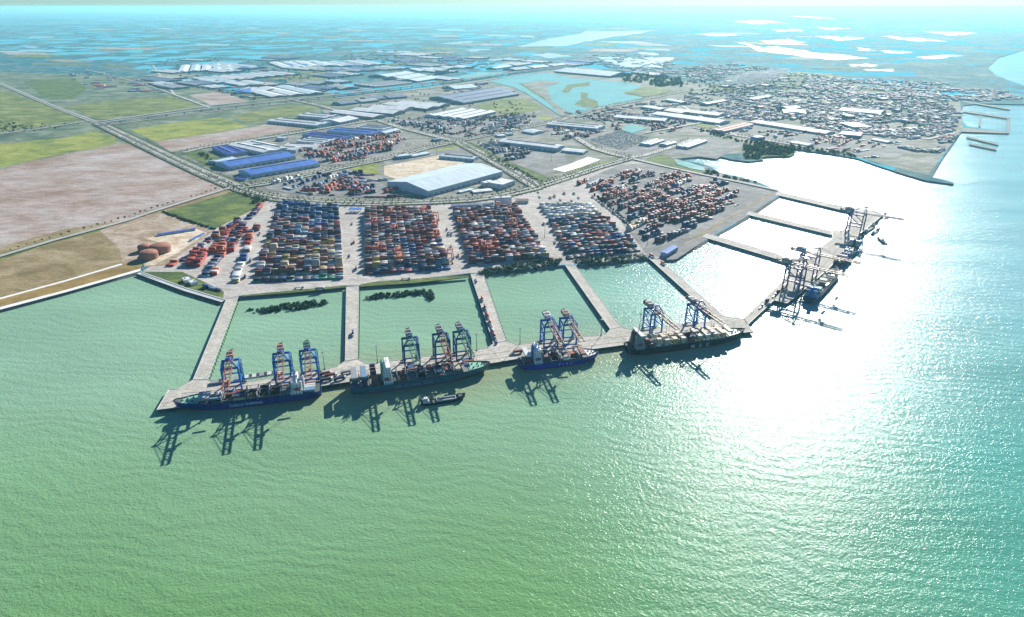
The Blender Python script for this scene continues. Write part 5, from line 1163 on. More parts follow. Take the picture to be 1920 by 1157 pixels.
# ------------------------------------------------------------------ small craft
def small_boat(a, b, bow_right, B, D, label, hull='hull_black', cargo=False, cat='boat', house=(.1, .3)):
    A, Bp = U(*a, 0), U(*b, 0); d = Bp - A; L = d.length; d.normalize(); ax = d if bow_right else -d; org = A if bow_right else Bp
    rz = math.atan2(ax.y, ax.x); root = empty('barge' if cargo else 'boat', (org.x, org.y, 0), rz)
    rows = hull_mesh(L, B, D); mb = MB(); dk = MB()
    for i in range(len(rows) - 1):
        r, s = rows[i], rows[i + 1]
        for sg in (-1, 1):
            for k in (0, 1, 2):
                q = [(r[k][0], sg * r[k][1], r[k][2]), (s[k][0], sg * s[k][1], s[k][2]), (s[k + 1][0], sg * s[k + 1][1], s[k + 1][2]), (r[k + 1][0], sg * r[k + 1][1], r[k + 1][2])]
                mb.poly(q if sg < 0 else q[::-1])
        dk.poly([(r[3][0], -r[3][1] * .97, r[3][2] - .5), (s[3][0], -s[3][1] * .97, s[3][2] - .5), (s[3][0], s[3][1] * .97, s[3][2] - .5), (r[3][0], r[3][1] * .97, r[3][2] - .5)])
    r = rows[0]; mb.poly([(0, r[0][1], -1.5), (0, -r[0][1], -1.5), (0, -r[3][1], r[3][2]), (0, r[3][1], r[3][2])])
    mb.build('hull', M[hull], root); dk.build('deck', M['deck_dark'], root)
    x0, x1 = L * house[0], L * house[1]; hb = MB(); hb.box(((x0 + x1) / 2, 0, D - .5), (x1 - x0, B * .7, 3)); hb.box(((x0 + x1) / 2, 0, D + 2.5), ((x1 - x0) * .6, B * .5, 2.4)); hb.build('wheelhouse', M['offwhite'], root)
    wb = MB(); wb.box(((x0 + x1) / 2 + (x1 - x0) * .3, 0, D + 3.2), (.2, B * .42, .9)); wb.box(((x0 + x1) / 2, 0, D + 3.2), ((x1 - x0) * .5, B * .51, .9)); wb.build('window', M['glass'], root)
    mm = MB(); mm.beam(((x0 + x1) / 2, 0, D + 4), ((x0 + x1) / 2, 0, D + 9), .3); mm.beam((L * .88, 0, D), (L * .88, 0, D + 6), .3); mm.build('mast', M['offwhite'], root)
    if cargo:
        cb = MB(); w_ = B * .33
        for e in (-1, 1): cb.box((L * .58, e * w_, D - .5), (L * .44, .5, 1.6)); cb.box((L * .58 + e * L * .22, 0, D - .5), (.5, 2 * w_ - .5, 1.6))
        cb.build('hold_coaming', M['offwhite'], root); c2 = MB(); c2.box((L * .58, 0, D - .49), (L * .43, 2 * w_ - .6, .3)); c2.build('cargo', M['hatch'], root)
    return tag(root, label, cat, None if cargo else 'boats near the far right quay')
small_boat((790, 759), (870, 747), True, 9, 3, 'dark cargo barge lying in the shadow alongside the long dark teal ship', cargo=True, cat='barge', house=(.04, .18))
small_boat((1645, 449), (1662, 459), False, 5, 2, 'tugboat under way in open water right of the far quay', cat='tugboat', house=(.3, .6))
small_boat((1618, 439), (1640, 425), True, 7, 3, 'larger moored boat with white deckhouses beside the farthest crane')
small_boat((1634, 441), (1648, 432), True, 6, 2, 'boat moored outside the larger one by the farthest crane')
small_boat((1608, 450), (1620, 443), True, 6, 2, 'stubby dark boat tucked between the small navy ship and the crane')
small_boat((1634, 424), (1646, 419), True, 5, 2, 'green decked boat close under the quay past the larger moored boat')
small_boat((1651, 409), (1661, 402), True, 5, 2, 'little dark boat at the very tip of the far quay')

# ------------------------------------------------------------------ quay cranes
def sts(px, qa, qb, legm, boomm, housem, label, s=1.0, group='blue quay cranes'):
    q = U(*px, QZ); t = U(*qb, QZ) - U(*qa, QZ); rz = math.atan2(t.y, t.x)     # local x along the quay, -y to seaward
    root = empty('quay_crane', (q.x, q.y, QZ), rz)
    def b(name, mat, f):
        mb = MB(); f(mb); mb.v = [(x * s, y * s, z * s) for x, y, z in mb.v]; return mb.build(name, M[mat], root)
    X, Y, Z = 9, 10, 31
    for sx in (-1, 1):
        for sy in (-1, 1):
            def f(mb):
                mb.beam((sx * X, sy * Y, 1.6), (sx * (X - .4), sy * Y, Z), 1.7, 1.5)
                if sy > 0 and sx > 0:
                    for k in range(9):
                        z = 3 + k * 3; mb.beam((sx * (X + 1.6), Y - 1.6 * (-1) ** k, z), (sx * (X + 1.6), Y + 1.6 * (-1) ** k, z + 2.6), .9, .3); mb.box((sx * (X + 1.2), Y + 1.6 * (-1) ** k, z + 2.5), (1.8, 1.2, .3))
            b('leg', legm, f)
            def g(mb):
                mb.box((sx * X, sy * Y, .9), (7, 1.2, 1.1))
                for k in range(4): mb.cyl((sx * X - 2.7 + 1.8 * k, sy * Y, 0), .5, .5, .9, 8)
            b('bogie', 'dark', g)
    def f(mb):
        for sy in (-1, 1): mb.beam((-X, sy * Y, 3), (X, sy * Y, 3), 1.3, 1.5); mb.beam((-X - .5, sy * Y, Z), (X + .5, sy * Y, Z), 1.7, 2.4)
        for sx in (-1, 1):
            mb.beam((sx * X, -Y, 13), (sx * X, Y, 13), 1.3, 1.7); mb.beam((sx * X, -Y, Z - .3), (sx * X, Y, Z - .3), 1.3, 1.8); mb.beam((sx * X, -Y, 14), (sx * X, Y, Z - 2), .9, .9)
        mb.beam((-X, Y, 14), (X, Y, 14), 1.2, 1.4)
        mb.beam((-X, Y, 15), (0, Y, Z - 2), .7); mb.beam((X, Y, 15), (0, Y, Z - 2), .7)
    b('portal_frame', legm, f)
    def f(mb):
        for sx in (-1, 1):
            mb.beam((sx * 3, -Y - 1, Z + 2.2), (sx * 3, Y + 15, Z + 2.2), .8, 1.6)
        for k in range(5): mb.beam((-3, -Y + 1 + k * 8.5, Z + 2), (3, -Y + 1 + k * 8.5, Z + 2), .5, .7)
        pass
    b('trolley_girder', boomm, f)
    def f(mb):
        for sx in (-1, 1):
            mb.beam((sx * 3, -Y - 1, Z + 2.2), (sx * 2.8, -Y - 52, Z + 2.2), .8, 1.5); mb.beam((sx * 3.9, -Y - 1, Z + 1.8), (sx * 3.7, -Y - 50, Z + 1.8), .3, .2)
        for k in range(6): mb.beam((-3, -Y - 7 - k * 9, Z + 2), (3, -Y - 7 - k * 9, Z + 2), .6, .7)
        for k in range(2): mb.beam((-3, -Y - 8 - k * 27, Z + 2), (3, -Y - 16 - k * 27, Z + 2), .25, .25)
    b('boom', boomm, f)
    def f(mb):
        for sx in (-1, 1):
            mb.beam((sx * (X - 1), -Y, Z + 1), (sx * 1.6, -Y + 1, Z + 12), 1.1, 1.1); mb.beam((sx * 3, Y, Z + 3), (sx * 1.6, -Y + 1, Z + 11), .7, .7)
        mb.beam((-2.4, -Y + 1, Z + 12), (2.4, -Y + 1, Z + 12), 1.4, 1.2); mb.beam((-4.6, -Y + .4, Z + 6), (4.6, -Y + .4, Z + 6), .8, .8); mb.box((0, -Y + 1, Z + 12.5), (4.5, 2.6, .4))
    b('apex_frame', legm, f)
    def f(mb):
        for sx in (-1, 1):
            mb.beam((sx * 1.6, -Y + 1, Z + 12), (sx * 3, -Y - 24, Z + 3), .32); mb.beam((sx * 1.6, -Y + 1, Z + 12), (sx * 3, -Y - 46, Z + 3), .32); mb.beam((sx * 1.6, -Y + 1, Z + 11), (sx * 3, Y + 13, Z + 3), .4)
    b('stay', boomm, f)
    hs = root; 
    def f(mb): mb.box((0, Y + 3, Z + 3.2), (7.5, 11, 4.2)); mb.box((0, Y + 3, Z + 7.4), (8, 11.4, .4))
    ho = b('machinery_house', housem, f)
    def f(mb):
        for k in range(4): mb.box((-2.4 + 1.6 * k, Y + 3, Z + 7.8), (.9, 6, .5))
        for e in (-1, 1):
            for k in range(3): mb.box((e * 3.8, Y - .5 + 3.4 * k, Z + 4.6), (.15, 1.6, 1.5))
    o = b('roof_vent', 'dark', f); o.parent = ho
    def f(mb): mb.box((0, Y + 14.5, Z + 3), (6.5, 3.2, 1.4)); mb.box((0, Y + 14.5, Z + 4.4), (4.5, .4, 1.6)); mb.beam((-2.5, Y + 16, Z + 4.4), (2.5, Y + 16, Z + 6.5), .4)
    b('rear_platform', 'dark', f)
    def f(mb): mb.box((0, -Y - 30, Z - .2), (6, 4.6, 1.6)); mb.box((1.8, -Y - 26.5, Z - 3), (2.2, 2.6, 2.6))
    b('trolley', 'crane_salmon', f)
    def f(mb):
        for ex in (-2.4, 2.4):
            for ey in (-1.6, 1.6): mb.beam((ex * .9, -Y - 30 + ey * .5, Z), (ex * .7, -Y - 30 + ey * .4, 17), .16)
        mb.box((0, -Y - 30, 16), (12, 2.2, .9))
    b('spreader', 'crane_orange', f)
    return tag(root, label, 'quay crane', group)
QA, QB = (325, 765), (610, 723)
sts((440, 728), QA, QB, 'crane_blue', 'crane_orange', 'crane_salmon', 'leftmost blue quay crane with orange boom over the leftmost blue ship')
sts((534, 714), QA, QB, 'crane_blue', 'crane_orange', 'crane_salmon', 'middle of the three blue quay cranes over the leftmost ship')
sts((583, 708), QA, QB, 'crane_blue', 'crane_orange', 'crane_green', 'blue quay crane beside the white house of the leftmost ship')
QA, QB = (656, 716), (930, 680)
sts((772, 683), QA, QB, 'crane_deep', 'crane_green', 'grey', 'deep blue crane with green boom nearest the white house of the teal ship')
sts((829, 675), QA, QB, 'crane_deep', 'crane_orange', 'grey', 'deep blue quay crane in the middle of the three over the long dark teal ship')
sts((867, 670), QA, QB, 'crane_deep', 'crane_green', 'grey', 'deep blue quay crane nearest to the mint green foredeck')
QA, QB = (971, 673), (1141, 651)
def turn(qa, qb, deg):    # booms of these cranes stand slightly skew to the quay edge
    a, b = U(*qa, QZ), U(*qb, QZ); d = b - a; c, s = math.cos(R(deg)), math.sin(R(deg)); b2 = a + Vector((d.x * c - d.y * s, d.x * s + d.y * c, 0)); return qa, to_px(b2)
sts((1029, 647), *turn(QA, QB, -4), 'crane_blue', 'crane_salmon', 'offwhite', 'left crane of the pair over the short deep blue ship, with an off-white machinery house', 1.0)
sts((1064, 643), *turn(QA, QB, -4), 'crane_blue', 'crane_salmon', 'crane_salmon', 'right crane of the pair over the short deep blue ship, with a salmon machinery house', 1.0)
QA, QB = (1170, 647), (1413, 622)
sts((1222, 622), *turn(QA, QB, 5), 'crane_blue', 'crane_orange', 'grey', 'left crane of the pair over the black hulled ship', .98)
sts((1302, 613), *turn(QA, QB, 5), 'crane_blue', 'crane_orange', 'grey', 'right crane of the pair over the black hulled ship', .98)
QA, QB = (1497, 553), (1558, 500)
sts((1486, 541), QA, QB, 'crane_purple', 'crane_salmon', 'grey', 'nearer purple lattice crane on the far right quay', 1.2, 'purple quay cranes')
sts((1512, 518), QA, QB, 'crane_purple', 'crane_salmon', 'wall_blue', 'second purple lattice crane from the camera on the far right quay', 1.2, 'purple quay cranes')
QA, QB = (1598, 452), (1656, 403)
sts((1601, 437), QA, QB, 'crane_purple', 'crane_purple', 'grey', 'farthest purple crane, standing alone at the end of the far right quay', 1.25, 'purple quay cranes')

# ------------------------------------------------------------------ yard gantry cranes
def make_rtg():
    root = empty('yard_gantry', (0, 0, 0))
    X, Y, Z = 5.5, 11.5, 19
    for sx in (-1, 1):
        for sy in (-1, 1):
            mb = MB(); mb.beam((sx * X, sy * Y, 1.4), (sx * X * .8, sy * Y, Z), 1.3, 1.2); mb.build('leg', M['rtg'], root)
            mb = MB(); mb.box((sx * X, sy * Y, 0), (3.4, 1.2, 1.4)); mb.build('wheel_bogie', M['dark'], root)
    mb = MB()
    for sx in (-1, 1): mb.beam((sx * 3.4, -Y - 1, Z), (sx * 3.4, Y + 1, Z), 1.3, 1.8)
    for sy in (-1, 1): mb.beam((-4.6, sy * Y, Z - .6), (4.6, sy * Y, Z - .6), 1.2, 1.6); mb.beam((-X, sy * Y, 2.2), (X, sy * Y, 2.2), 1.1, 1.3)
    mb.build('girder', M['rtg'], root)
    mb = MB(); mb.box((0, 2, Z + .9), (6.4, 4.5, 2)); mb.build('trolley', M['crane_salmon'], root)
    mb = MB(); mb.box((-2.2, -1.5, Z - 3), (2, 2.2, 2.6)); mb.build('cab', M['offwhite'], root)
    mb = MB(); mb.box((X + .8, Y, 2.9), (2.2, 3, 2.6)); mb.build('power_unit', M['grey'], root)
    return root
RT = []
TLE, TRE = 0, 0
for win, pts, blk in [('F', [(285, 395), (410, 310), (440, 450), (300, 615), (470, 640), (482, 700), (692, 290), (785, 345), (775, 425), (785, 500), (905, 670)], 1),
                      ('F', [(990, 395), (1190, 600), (1235, 620), (1440, 400), (1445, 510), (1405, 320), (1310, 255), (1330, 490)], 2),
                      ('G', [(640, 345), (745, 370), (865, 385), (965, 285), (950, 360), (1050, 405), (1110, 430), (1330, 385), (1310, 450)], 4),
                      ('C', [(850, 800), (890, 805), (770, 780)], 5)]:
    BNM = {1: 'the dense middle yard block', 2: 'the yard block behind the shore bushes', 4: 'the far right yard', 5: 'the second dock'}[blk]
    pp = sorted([(p, U(*W(win, [p])[0])) for p in pts], key=lambda t: t[1].x / t[1].y)
    for k, (p, q) in enumerate(pp):
        rzz = {1: 0.0, 2: .06, 4: .6, 5: .4}[blk]
        RT.append((q, rzz, 'orange yard gantry crane, %s from the left over %s' % (ORD[k], BNM)))
RT.sort(key=lambda t: t[0].y)
proto = make_rtg()
for i, (q, rz, l) in enumerate(RT):
    o = proto if i == 0 else copy_tree(proto)
    o.location = (q.x, q.y, LZ + .3); o.rotation_euler = (0, 0, rz); tag(o, l, 'gantry crane', 'orange yard gantry cranes')

# ------------------------------------------------------------------ trucks and cars
def make_truck(load):
    root = empty('truck', (0, 0, 0))
    mb = MB(); mb.box((6.6, 0, .9), (2.3, 2.5, 2.3), taper=.96); mb.build('cab', M['white' if load else 'truck_blue'], root)
    mb = MB(); mb.box((7.72, 0, 2.1), (.08, 2.0, .8)); mb.build('windscreen', M['glass'], root)
    mb = MB(); mb.box((-.6, 0, 1.0), (13.2, 1.2, .35)); mb.box((-.6, 0, 1.35), (12.6, 2.4, .15)); mb.build('trailer', M['dark'], root)
    mb = MB()
    for x in (-5.6, -4.4, 4.6, 6.6):
        for y in (-1.05, 1.05): mb.box((x, y, 0), (1.0, .4, 1.0), taper=.9)
    mb.build('wheels', M['rubber'], root)
    return root
TP = {0: make_truck(0), 1: make_truck(1)}; TU = {0: False, 1: False}
TRK = []
def truck(px, to, load, label, z=LZ + .35):
    q = U(*px, z); t = U(*to, z) - q; rz = math.atan2(t.y, t.x)
    if not TU[load]: o = TP[load]; TU[load] = True
    else: o = copy_tree(TP[load])
    o.location = q; o.rotation_euler = (0, 0, rz); tag(o, label, 'truck', 'trucks on the bridges and lanes')
    if load:
        m = Matrix.Rotation(rz, 4, 'Z') @ Vector((-.6, 0, 1.52))
        add_container(q.x + m.x, q.y + m.y, q.z + 1.52, rz, load if isinstance(load, str) else rnd.choice(['navy blue', 'dark grey', 'maroon', 'red', 'grey']), 12.2, True, (('truck', label), 0, 0, 0, 0), 'containers on trucks', 500)
truck((662, 627), (661, 660), 1, 'lone truck halfway along the straight approach bridge', QZ + .05)
for k, (y, t) in enumerate([(527, .1), (562, 0), (578, 0), (585, 0), (594, 0), (606, 0), (616, 0), (624, 0), (631, 0), (640, 0)]):
    f_ = (y - 514) / (640 - 514); x = 889 + (931 - 889) * f_ - 1
    truck((x, y), (x + 9, y + 28), 1 if k % 3 else 0, 'dark truck in the queue on the approach bridge, %s from the shore' % ORD[k], QZ + .05)
truck((1222, 481), (1230, 486), 1, 'truck at the shore end of the bridge behind the black hulled ship')
truck((1243, 495), (1252, 503), 1, 'truck just onto the bridge behind the black hulled ship', QZ + .05)
for k, p in enumerate([(1426, 577), (1438, 565), (1451, 556), (1459, 548)]): truck(p, (p[0] + 8, p[1] - 8), 1 if k % 2 else 0, 'truck on the short linking bridge, %s from the long quay' % ORD[k], QZ + .05)
for p, to, l in [((650, 700), (665, 697), 'red-loaded truck behind the stern of the teal ship'), ((637, 712), (652, 708), 'truck parked just left of the long dark teal ship'), ((620, 706), (640, 703), 'truck between the leftmost blue ship and its neighbour'),
                 ((612, 714), (630, 711), 'truck beside the stern of the leftmost blue ship'), ((500, 727), (520, 724), 'truck under the middle crane of the leftmost ship'), ((970, 662), (955, 664), 'truck with a red box behind the short deep blue ship'),
                 ((610, 703), (625, 700), 'truck nearest the water behind the leftmost ship\'s stern')]: truck(p, to, 1, l, QZ + .05)
for k, p in enumerate(W('G', [(110, 310), (200, 350), (250, 385), (300, 320), (350, 370), (370, 320), (400, 350), (330, 390), (120, 345), (230, 340), (270, 365)])): truck(p, (p[0] + 6, p[1] + 6), k % 2, 'truck parked behind the white reefers, %s of that lot' % ORD[k])
for k in range(14):
    f_ = k / 13; p = W('G', [(505 + 250 * f_, 345 + 190 * f_)])[0]; truck(p, (p[0] + 5, p[1] + 4), 0 if k % 4 else 1, 'truck in the slanting queue beside the reefers, %s from the top' % ORD[k])
for k, (p, to) in enumerate([((660, 420), (661, 440)), ((664, 455), (664, 430)), ((655, 480), (656, 500)), ((668, 505), (668, 480)), ((838, 430), (842, 450)), ((860, 480), (864, 500)), ((846, 465), (842, 445)), ((1020, 420), (1026, 435)), ((1040, 455), (1046, 470)),
                             ((470, 490), (476, 470)), ((486, 440), (492, 420)), ((460, 520), (466, 500)), ((1290, 430), (1310, 440)), ((1240, 440), (1262, 428)), ((1380, 385), (1400, 376)), ((600, 543), (620, 541)), ((760, 524), (780, 523)), ((952, 376), (970, 372)), ((560, 541), (580, 540))]):
    truck(p, to, k % 2, 'truck crossing the yard lanes, %s counted from the middle lane' % ORD[k])
# white quay-side containers in a row behind the leftmost ship
for k in range(9):
    x = 399 + k * 14.2; q = U(x + 7, 727 - (x - 399) * .155 - 7, QZ); t = U(610, 723, QZ) - U(325, 765, QZ)
    if k in (2,): continue
    for e in range(3): add_container(q.x - t.normalized().y * 2.6 * e, q.y + t.normalized().x * 2.6 * e, QZ + .05, math.atan2(t.y, t.x), 'white' if k % 3 else 'grey', 12.2, e < 3, (('quayrow', k, e), 0, 0, 0, 0), 'containers on the quay', 800)
# cars
CARC = ['white', 'grey', 'truck_red', 'truck_blue', 'dark']
def car_mb(c):
    mb = MB(); mb.box((0, 0, .35), (4.4, 1.8, .65), M[c]); mb.box((-.2, 0, 1.0), (2.4, 1.6, .55), M['glass'], taper=.85)
    for x in (-1.4, 1.4):
        for y in (-.8, .8): mb.box((x, y, 0), (.65, .25, .6), M['rubber'])
    return mb
CARB = [car_mb(c) for c in CARC]; CARMESH = [b.mesh('car') for b in CARB]; CARS = []
def carlot(win, pts, nr, nc, desc, prob=.85, wcol=(0, 0, 0, 1)):
    a, b, c, d = [U(*p) for p in W(win, pts)]
    for i in range(nr):
        for j in range(nc):
            if rnd.random() > prob: continue
            q = a.lerp(b, (j + .5) / nc).lerp(d.lerp(c, (j + .5) / nc), (i + .5) / nr); dd = (c - b)
            CARS.append((q.x + rnd.uniform(-.5, .5), q.y, LZ + .75, math.atan2(dd.y, dd.x) + rnd.uniform(-.06, .06), rnd.choice(wcol), desc))
carlot('B', [(1380, 790), (1590, 850), (1740, 775), (1560, 735)], 26, 34, 'the big white car lot', .8)
carlot('B', [(290, 700), (440, 710), (590, 675), (480, 650)], 18, 26, 'the car lot behind the red yard', .6, (0, 1, 1, 4))
for pts, n in [([(440, 352), (380, 325), (240, 258)], 26), ([(520, 374), (700, 383), (880, 376), (1000, 354)], 30), ([(860, 270), (1005, 350)], 20), ([(460, 351), (657, 311), (850, 268)], 22), ([(870, 263), (1073, 217)], 12), ([(1015, 350), (1180, 298)], 12)]:
    P = [U(*p) for p in pts]
    for k in range(n):
        i = rnd.randrange(len(P) - 1); t = rnd.random(); d = (P[i + 1] - P[i]).normalized(); q = P[i].lerp(P[i + 1], t); o_ = rnd.choice((-1, 1)) * rnd.uniform(5, 8)
        CARS.append((q.x - d.y * o_, q.y + d.x * o_, RZ[0] + .02, math.atan2(d.y, d.x) + (math.pi if o_ > 0 else 0), rnd.choice((0, 1, 2, 3, 4)), 'road'))
CARS.sort(key=lambda t: t[1]); CN = ['white', 'grey', 'red', 'blue', 'black']
for i, (x, y, z, rz, c, desc) in enumerate(CARS[:295]):
    o = bpy.data.objects.new('car', CARMESH[c]); COL.objects.link(o); o.location = (x, y, z); o.rotation_euler = (0, 0, rz)
    l = '%s car driving on one of the tree lined roads' % CN[c] if desc == 'road' else '%s car parked in %s' % (CN[c], desc)
    tag(o, l, 'car', l.replace(' car ', ' cars ', 1))
mb = MB()
for (x, y, z, rz, c, desc) in CARS[295:]: mb.add(CARB[c], Matrix.Translation((x, y, z)) @ Matrix.Rotation(rz, 4, 'Z'))
if mb.v: o = mb.build('parked_cars'); tag(o, 'rest of the closely parked cars in the big white car lot', 'cars', kind='stuff')

# ------------------------------------------------------------------ light masts
def make_mast():
    root = empty('light_mast', (0, 0, 0)); mb = MB(); mb.cyl((0, 0, 0), .45, .2, 24, 8); mb.box((0, 0, 0), (1.6, 1.6, .8)); mb.build('pole', M['dark'], root)
    mb = MB(); mb.cyl((0, 0, 23.4), 1.5, 1.5, .3, 10)
    for k in range(6): mb.box((1.6 * math.cos(k * math.pi / 3), 1.6 * math.sin(k * math.pi / 3), 22.9), (.8, .6, .5), rz=k * math.pi / 3)
    mb.build('lamp_ring', M['grey'], root); return root
mast0 = make_mast()
for i, (p, z, l) in enumerate([((609, 692.5), QZ, 'between the leftmost ship and its neighbour'), ((708, 680.5), QZ, 'behind the tall stern stacks of the dark teal ship'), ((894, 657), QZ, 'behind the mint green foredeck'), ((975, 645), QZ, 'left of the short blue ship\'s cranes'),
                               ((1127, 629), QZ, 'right of the short blue ship\'s cranes'), ((1199, 619), QZ, 'behind the house of the black hulled ship'), ((1577, 434), QZ, 'on the far right quay by the middle approach bridge'), ((1034, 304), LZ, 'in the open lot right of the double road'),
                               ((756, 311), LZ, 'left end of the sand lot'), ((819, 292), LZ, 'middle of the sand lot'), ((1213, 461), LZ, 'at the corner of the right yard by the bridge'), ((512, 407), LZ, 'beside the lane left of the blue topped yard block'), ((1468, 262), LZ, 'on the second dock'),
                               ((1021, 446), LZ, 'in the lane right of the maroon block'), ((912, 255), LZ, 'by the road above the junction')]):
    o = mast0 if i == 0 else copy_tree(mast0); q = U(*p, z); o.location = q; tag(o, 'tall light mast ' + l, 'light mast', 'tall light masts')

# ------------------------------------------------------------------ trees
def clump(mb, c, r, n, m, sq=.8, leaf=.5):
    for k in range(n):
        u = rnd.uniform(-1, 1); a = rnd.uniform(0, 2 * math.pi); rr = r * rnd.uniform(.45, 1.05); s_ = math.sqrt(1 - u * u)
        p = Vector(c) + Vector((rr * s_ * math.cos(a), rr * s_ * math.sin(a), rr * u * sq))
        d1 = Vector((rnd.gauss(0, 1), rnd.gauss(0, 1), rnd.gauss(0, .6))).normalized(); d2 = d1.cross(Vector((rnd.gauss(0, 1), rnd.gauss(0, 1), 1))).normalized()
        w = leaf * rnd.uniform(.7, 1.5); mb.poly([p - d1 * w - d2 * w * .6, p + d1 * w - d2 * w * .4, p + d1 * w * .6 + d2 * w, p - d1 * w * .8 + d2 * w * .7], m)
def tree_mb(h, r, n, m):
    mb = MB(); mb.cyl((0, 0, 0), .22, .12, h * .6, 6, M['bark'])
    for k in range(3): mb.beam((0, 0, h * .4), (r * .6 * math.cos(k * 2.1), r * .6 * math.sin(k * 2.1), h * .7), .12, m=M['bark'])
    for k in range(4): clump(mb, (r * .4 * math.cos(k * 1.6), r * .4 * math.sin(k * 1.6), h * .7 + rnd.uniform(-.4, .8)), r * .65, n // 4, m)
    return mb
TB_ = [tree_mb(5.5, 2.4, 60, M['leaf']), tree_mb(5, 2.1, 48, M['leaf2']), tree_mb(6.2, 2.6, 64, M['leaf'])]; TM = [b.mesh('roadside_tree') for b in TB_]
TREES.sort(key=lambda t: t[1])
for i, (x, y, s_, desc) in enumerate(TREES[:295]):
    o = bpy.data.objects.new('roadside_tree', TM[i % 3]); COL.objects.link(o); o.location = (x, y, RZ[0]); o.rotation_euler = (0, 0, rnd.uniform(0, 6)); o.scale = (s_,) * 3
    l = 'small street tree along ' + desc; tag(o, l, 'tree', 'street trees along ' + desc)
TB2 = [tree_mb(5.5, 2.6, 24, M['leaf']), tree_mb(5, 2.4, 20, M['leaf2'])]
mb = MB()
for i, (x, y, s_, desc) in enumerate(TREES[295:1500]):
    mb.add(TB2[i % 2], Matrix.Translation((x, y, RZ[0])) @ Matrix.Rotation(i * 1.3, 4, 'Z') @ Matrix.Scale(s_ * 1.1, 4))
o = mb.build('distant_street_trees'); tag(o, 'distant street trees dotted along the farther roads', 'trees', kind='stuff')
def thicket(name, win, pts, n, r0, r1, mat, label, z=LZ, leafn=46, leaf=.8, sq=.75):
    P = W(win, pts); x0 = min(p[0] for p in P); x1 = max(p[0] for p in P); y0 = min(p[1] for p in P); y1 = max(p[1] for p in P); mb = MB(); k = 0; t = 0
    while k < n and t < n * 60:
        t += 1; x, y = rnd.uniform(x0, x1), rnd.uniform(y0, y1)
        if not inpoly(x, y, P): continue
        q = U(x, y, z); r = rnd.uniform(r0, r1); clump(mb, (q.x, q.y, z + r * .55), r, leafn, None, sq, leaf); k += 1
    o = mb.build(name, M[mat]); return tag(o, label, 'bushes', kind='stuff')
thicket('mangrove_bushes', 'E', [(880, 1090), (1000, 1060), (1130, 1030), (1300, 1005), (1480, 1005), (1500, 1025), (1350, 1050), (1150, 1085), (950, 1100)], 95, 2.2, 4.2, 'mangrove', 'dark green bushes growing in the basin left of the straight bridge', 0)
thicket('mangrove_bushes', 'E', [(800, 1070), (870, 1075), (870, 1090), (800, 1085)], 3, 1.5, 2.2, 'mangrove', 'few stray bushes at the left tip of the left bush patch', 0)
thicket('mangrove_bushes', 'F', [(205, 990), (260, 955), (400, 935), (520, 925), (680, 915), (750, 915), (770, 985), (740, 990), (700, 945), (600, 955), (500, 965), (350, 975)], 110, 2.2, 4.0, 'mangrove', 'dark green bushes growing in the basin right of the straight bridge', 0)
thicket('shore_bushes', 'F', [(1150, 780), (1160, 750), (1350, 720), (1500, 690), (1700, 665), (1840, 660), (1840, 700), (1650, 730), (1400, 760), (1200, 780)], 130, 3, 5.5, 'mangrove', 'thick dark bushes on the shore below the maroon container block', LZ - 1)
thicket('shore_bushes', 'G', [(370, 800), (430, 780), (600, 770), (800, 765), (890, 770), (900, 785), (700, 820), (500, 835), (390, 850)], 110, 2.5, 5, 'mangrove', 'thick dark bushes on the shore left of the blue shed', LZ - 1)
thicket('scrub_trees', 'I', [(1080, 270), (1300, 380), (1500, 470), (1620, 560), (1540, 540), (1300, 420), (1050, 280)], 90, 2, 4.5, 'leaf', 'dark trees along the green strip beside the double road')
thicket('scrub_trees', 'C', [(340, 820), (460, 800), (640, 855), (580, 880), (450, 870), (420, 895), (350, 890)], 170, 4, 8, 'leaf', 'dark wooded spit beside the glaring lagoon', leaf=1.4)
thicket('scrub_trees', 'E', [(760, 90), (900, 120), (1000, 150), (920, 180), (850, 190), (880, 150), (780, 110)], 60, 2, 4, 'leaf', 'dark bushes in the upper corner of the green triangle')
thicket('scrub_trees', 'G', [(1320, 150), (1400, 160), (1420, 185), (1690, 240), (1700, 250), (1500, 215), (1300, 180)], 60, 2.5, 4.5, 'leaf', 'bushes fringing the lagoon side of the right yard')
thicket('scrub_trees', 'C', [(100, 720), (350, 790), (700, 830), (980, 870), (980, 885), (700, 850), (340, 805), (100, 745)], 120, 3, 5.5, 'leaf', 'dark tree belt behind the grey apron', leaf=1.2)
thicket('scrub_trees', 'B', [(560, 640), (640, 670), (860, 655), (960, 640), (1050, 650), (1000, 670), (800, 680)], 70, 4, 7, 'leaf', 'dark trees between the white factory and the container lots', leaf=1.4)
thicket('scrub_trees', 'B', [(1560, 430), (1700, 420), (1920, 450), (1920, 490), (1750, 485), (1600, 460)], 120, 8, 14, 'leaf', 'dark hazy wood right of the lake', leaf=3)
thicket('scrub_trees', 'C', [(0, 400), (300, 380), (900, 450), (1480, 480), (1500, 700), (1200, 770), (860, 720), (400, 660), (0, 560)], 420, 4, 10, 'leaf', 'dark tree cover scattered between the roofs of the hazy town', leafn=22, leaf=2.2)
thicket('scrub_trees', 'A', [(900, 330), (1900, 330), (1900, 520), (1400, 580), (1000, 480)], 160, 4, 9, 'leaf', 'dark trees scattered through the far industrial rows', leafn=22, leaf=2.4)
thicket('scrub_trees', 'A', [(0, 690), (240, 700), (480, 690), (300, 730), (0, 750)], 50, 2, 4, 'leaf', 'dark shrubs dotted over the left marshy fields', leafn=22, leaf=1.4)
thicket('scrub_trees', 'B', [(0, 600), (900, 460), (1100, 640), (1000, 740), (500, 760), (200, 690)], 160, 3, 6, 'leaf', 'dark trees dotted between the middle yards', leafn=22, leaf=1.6)
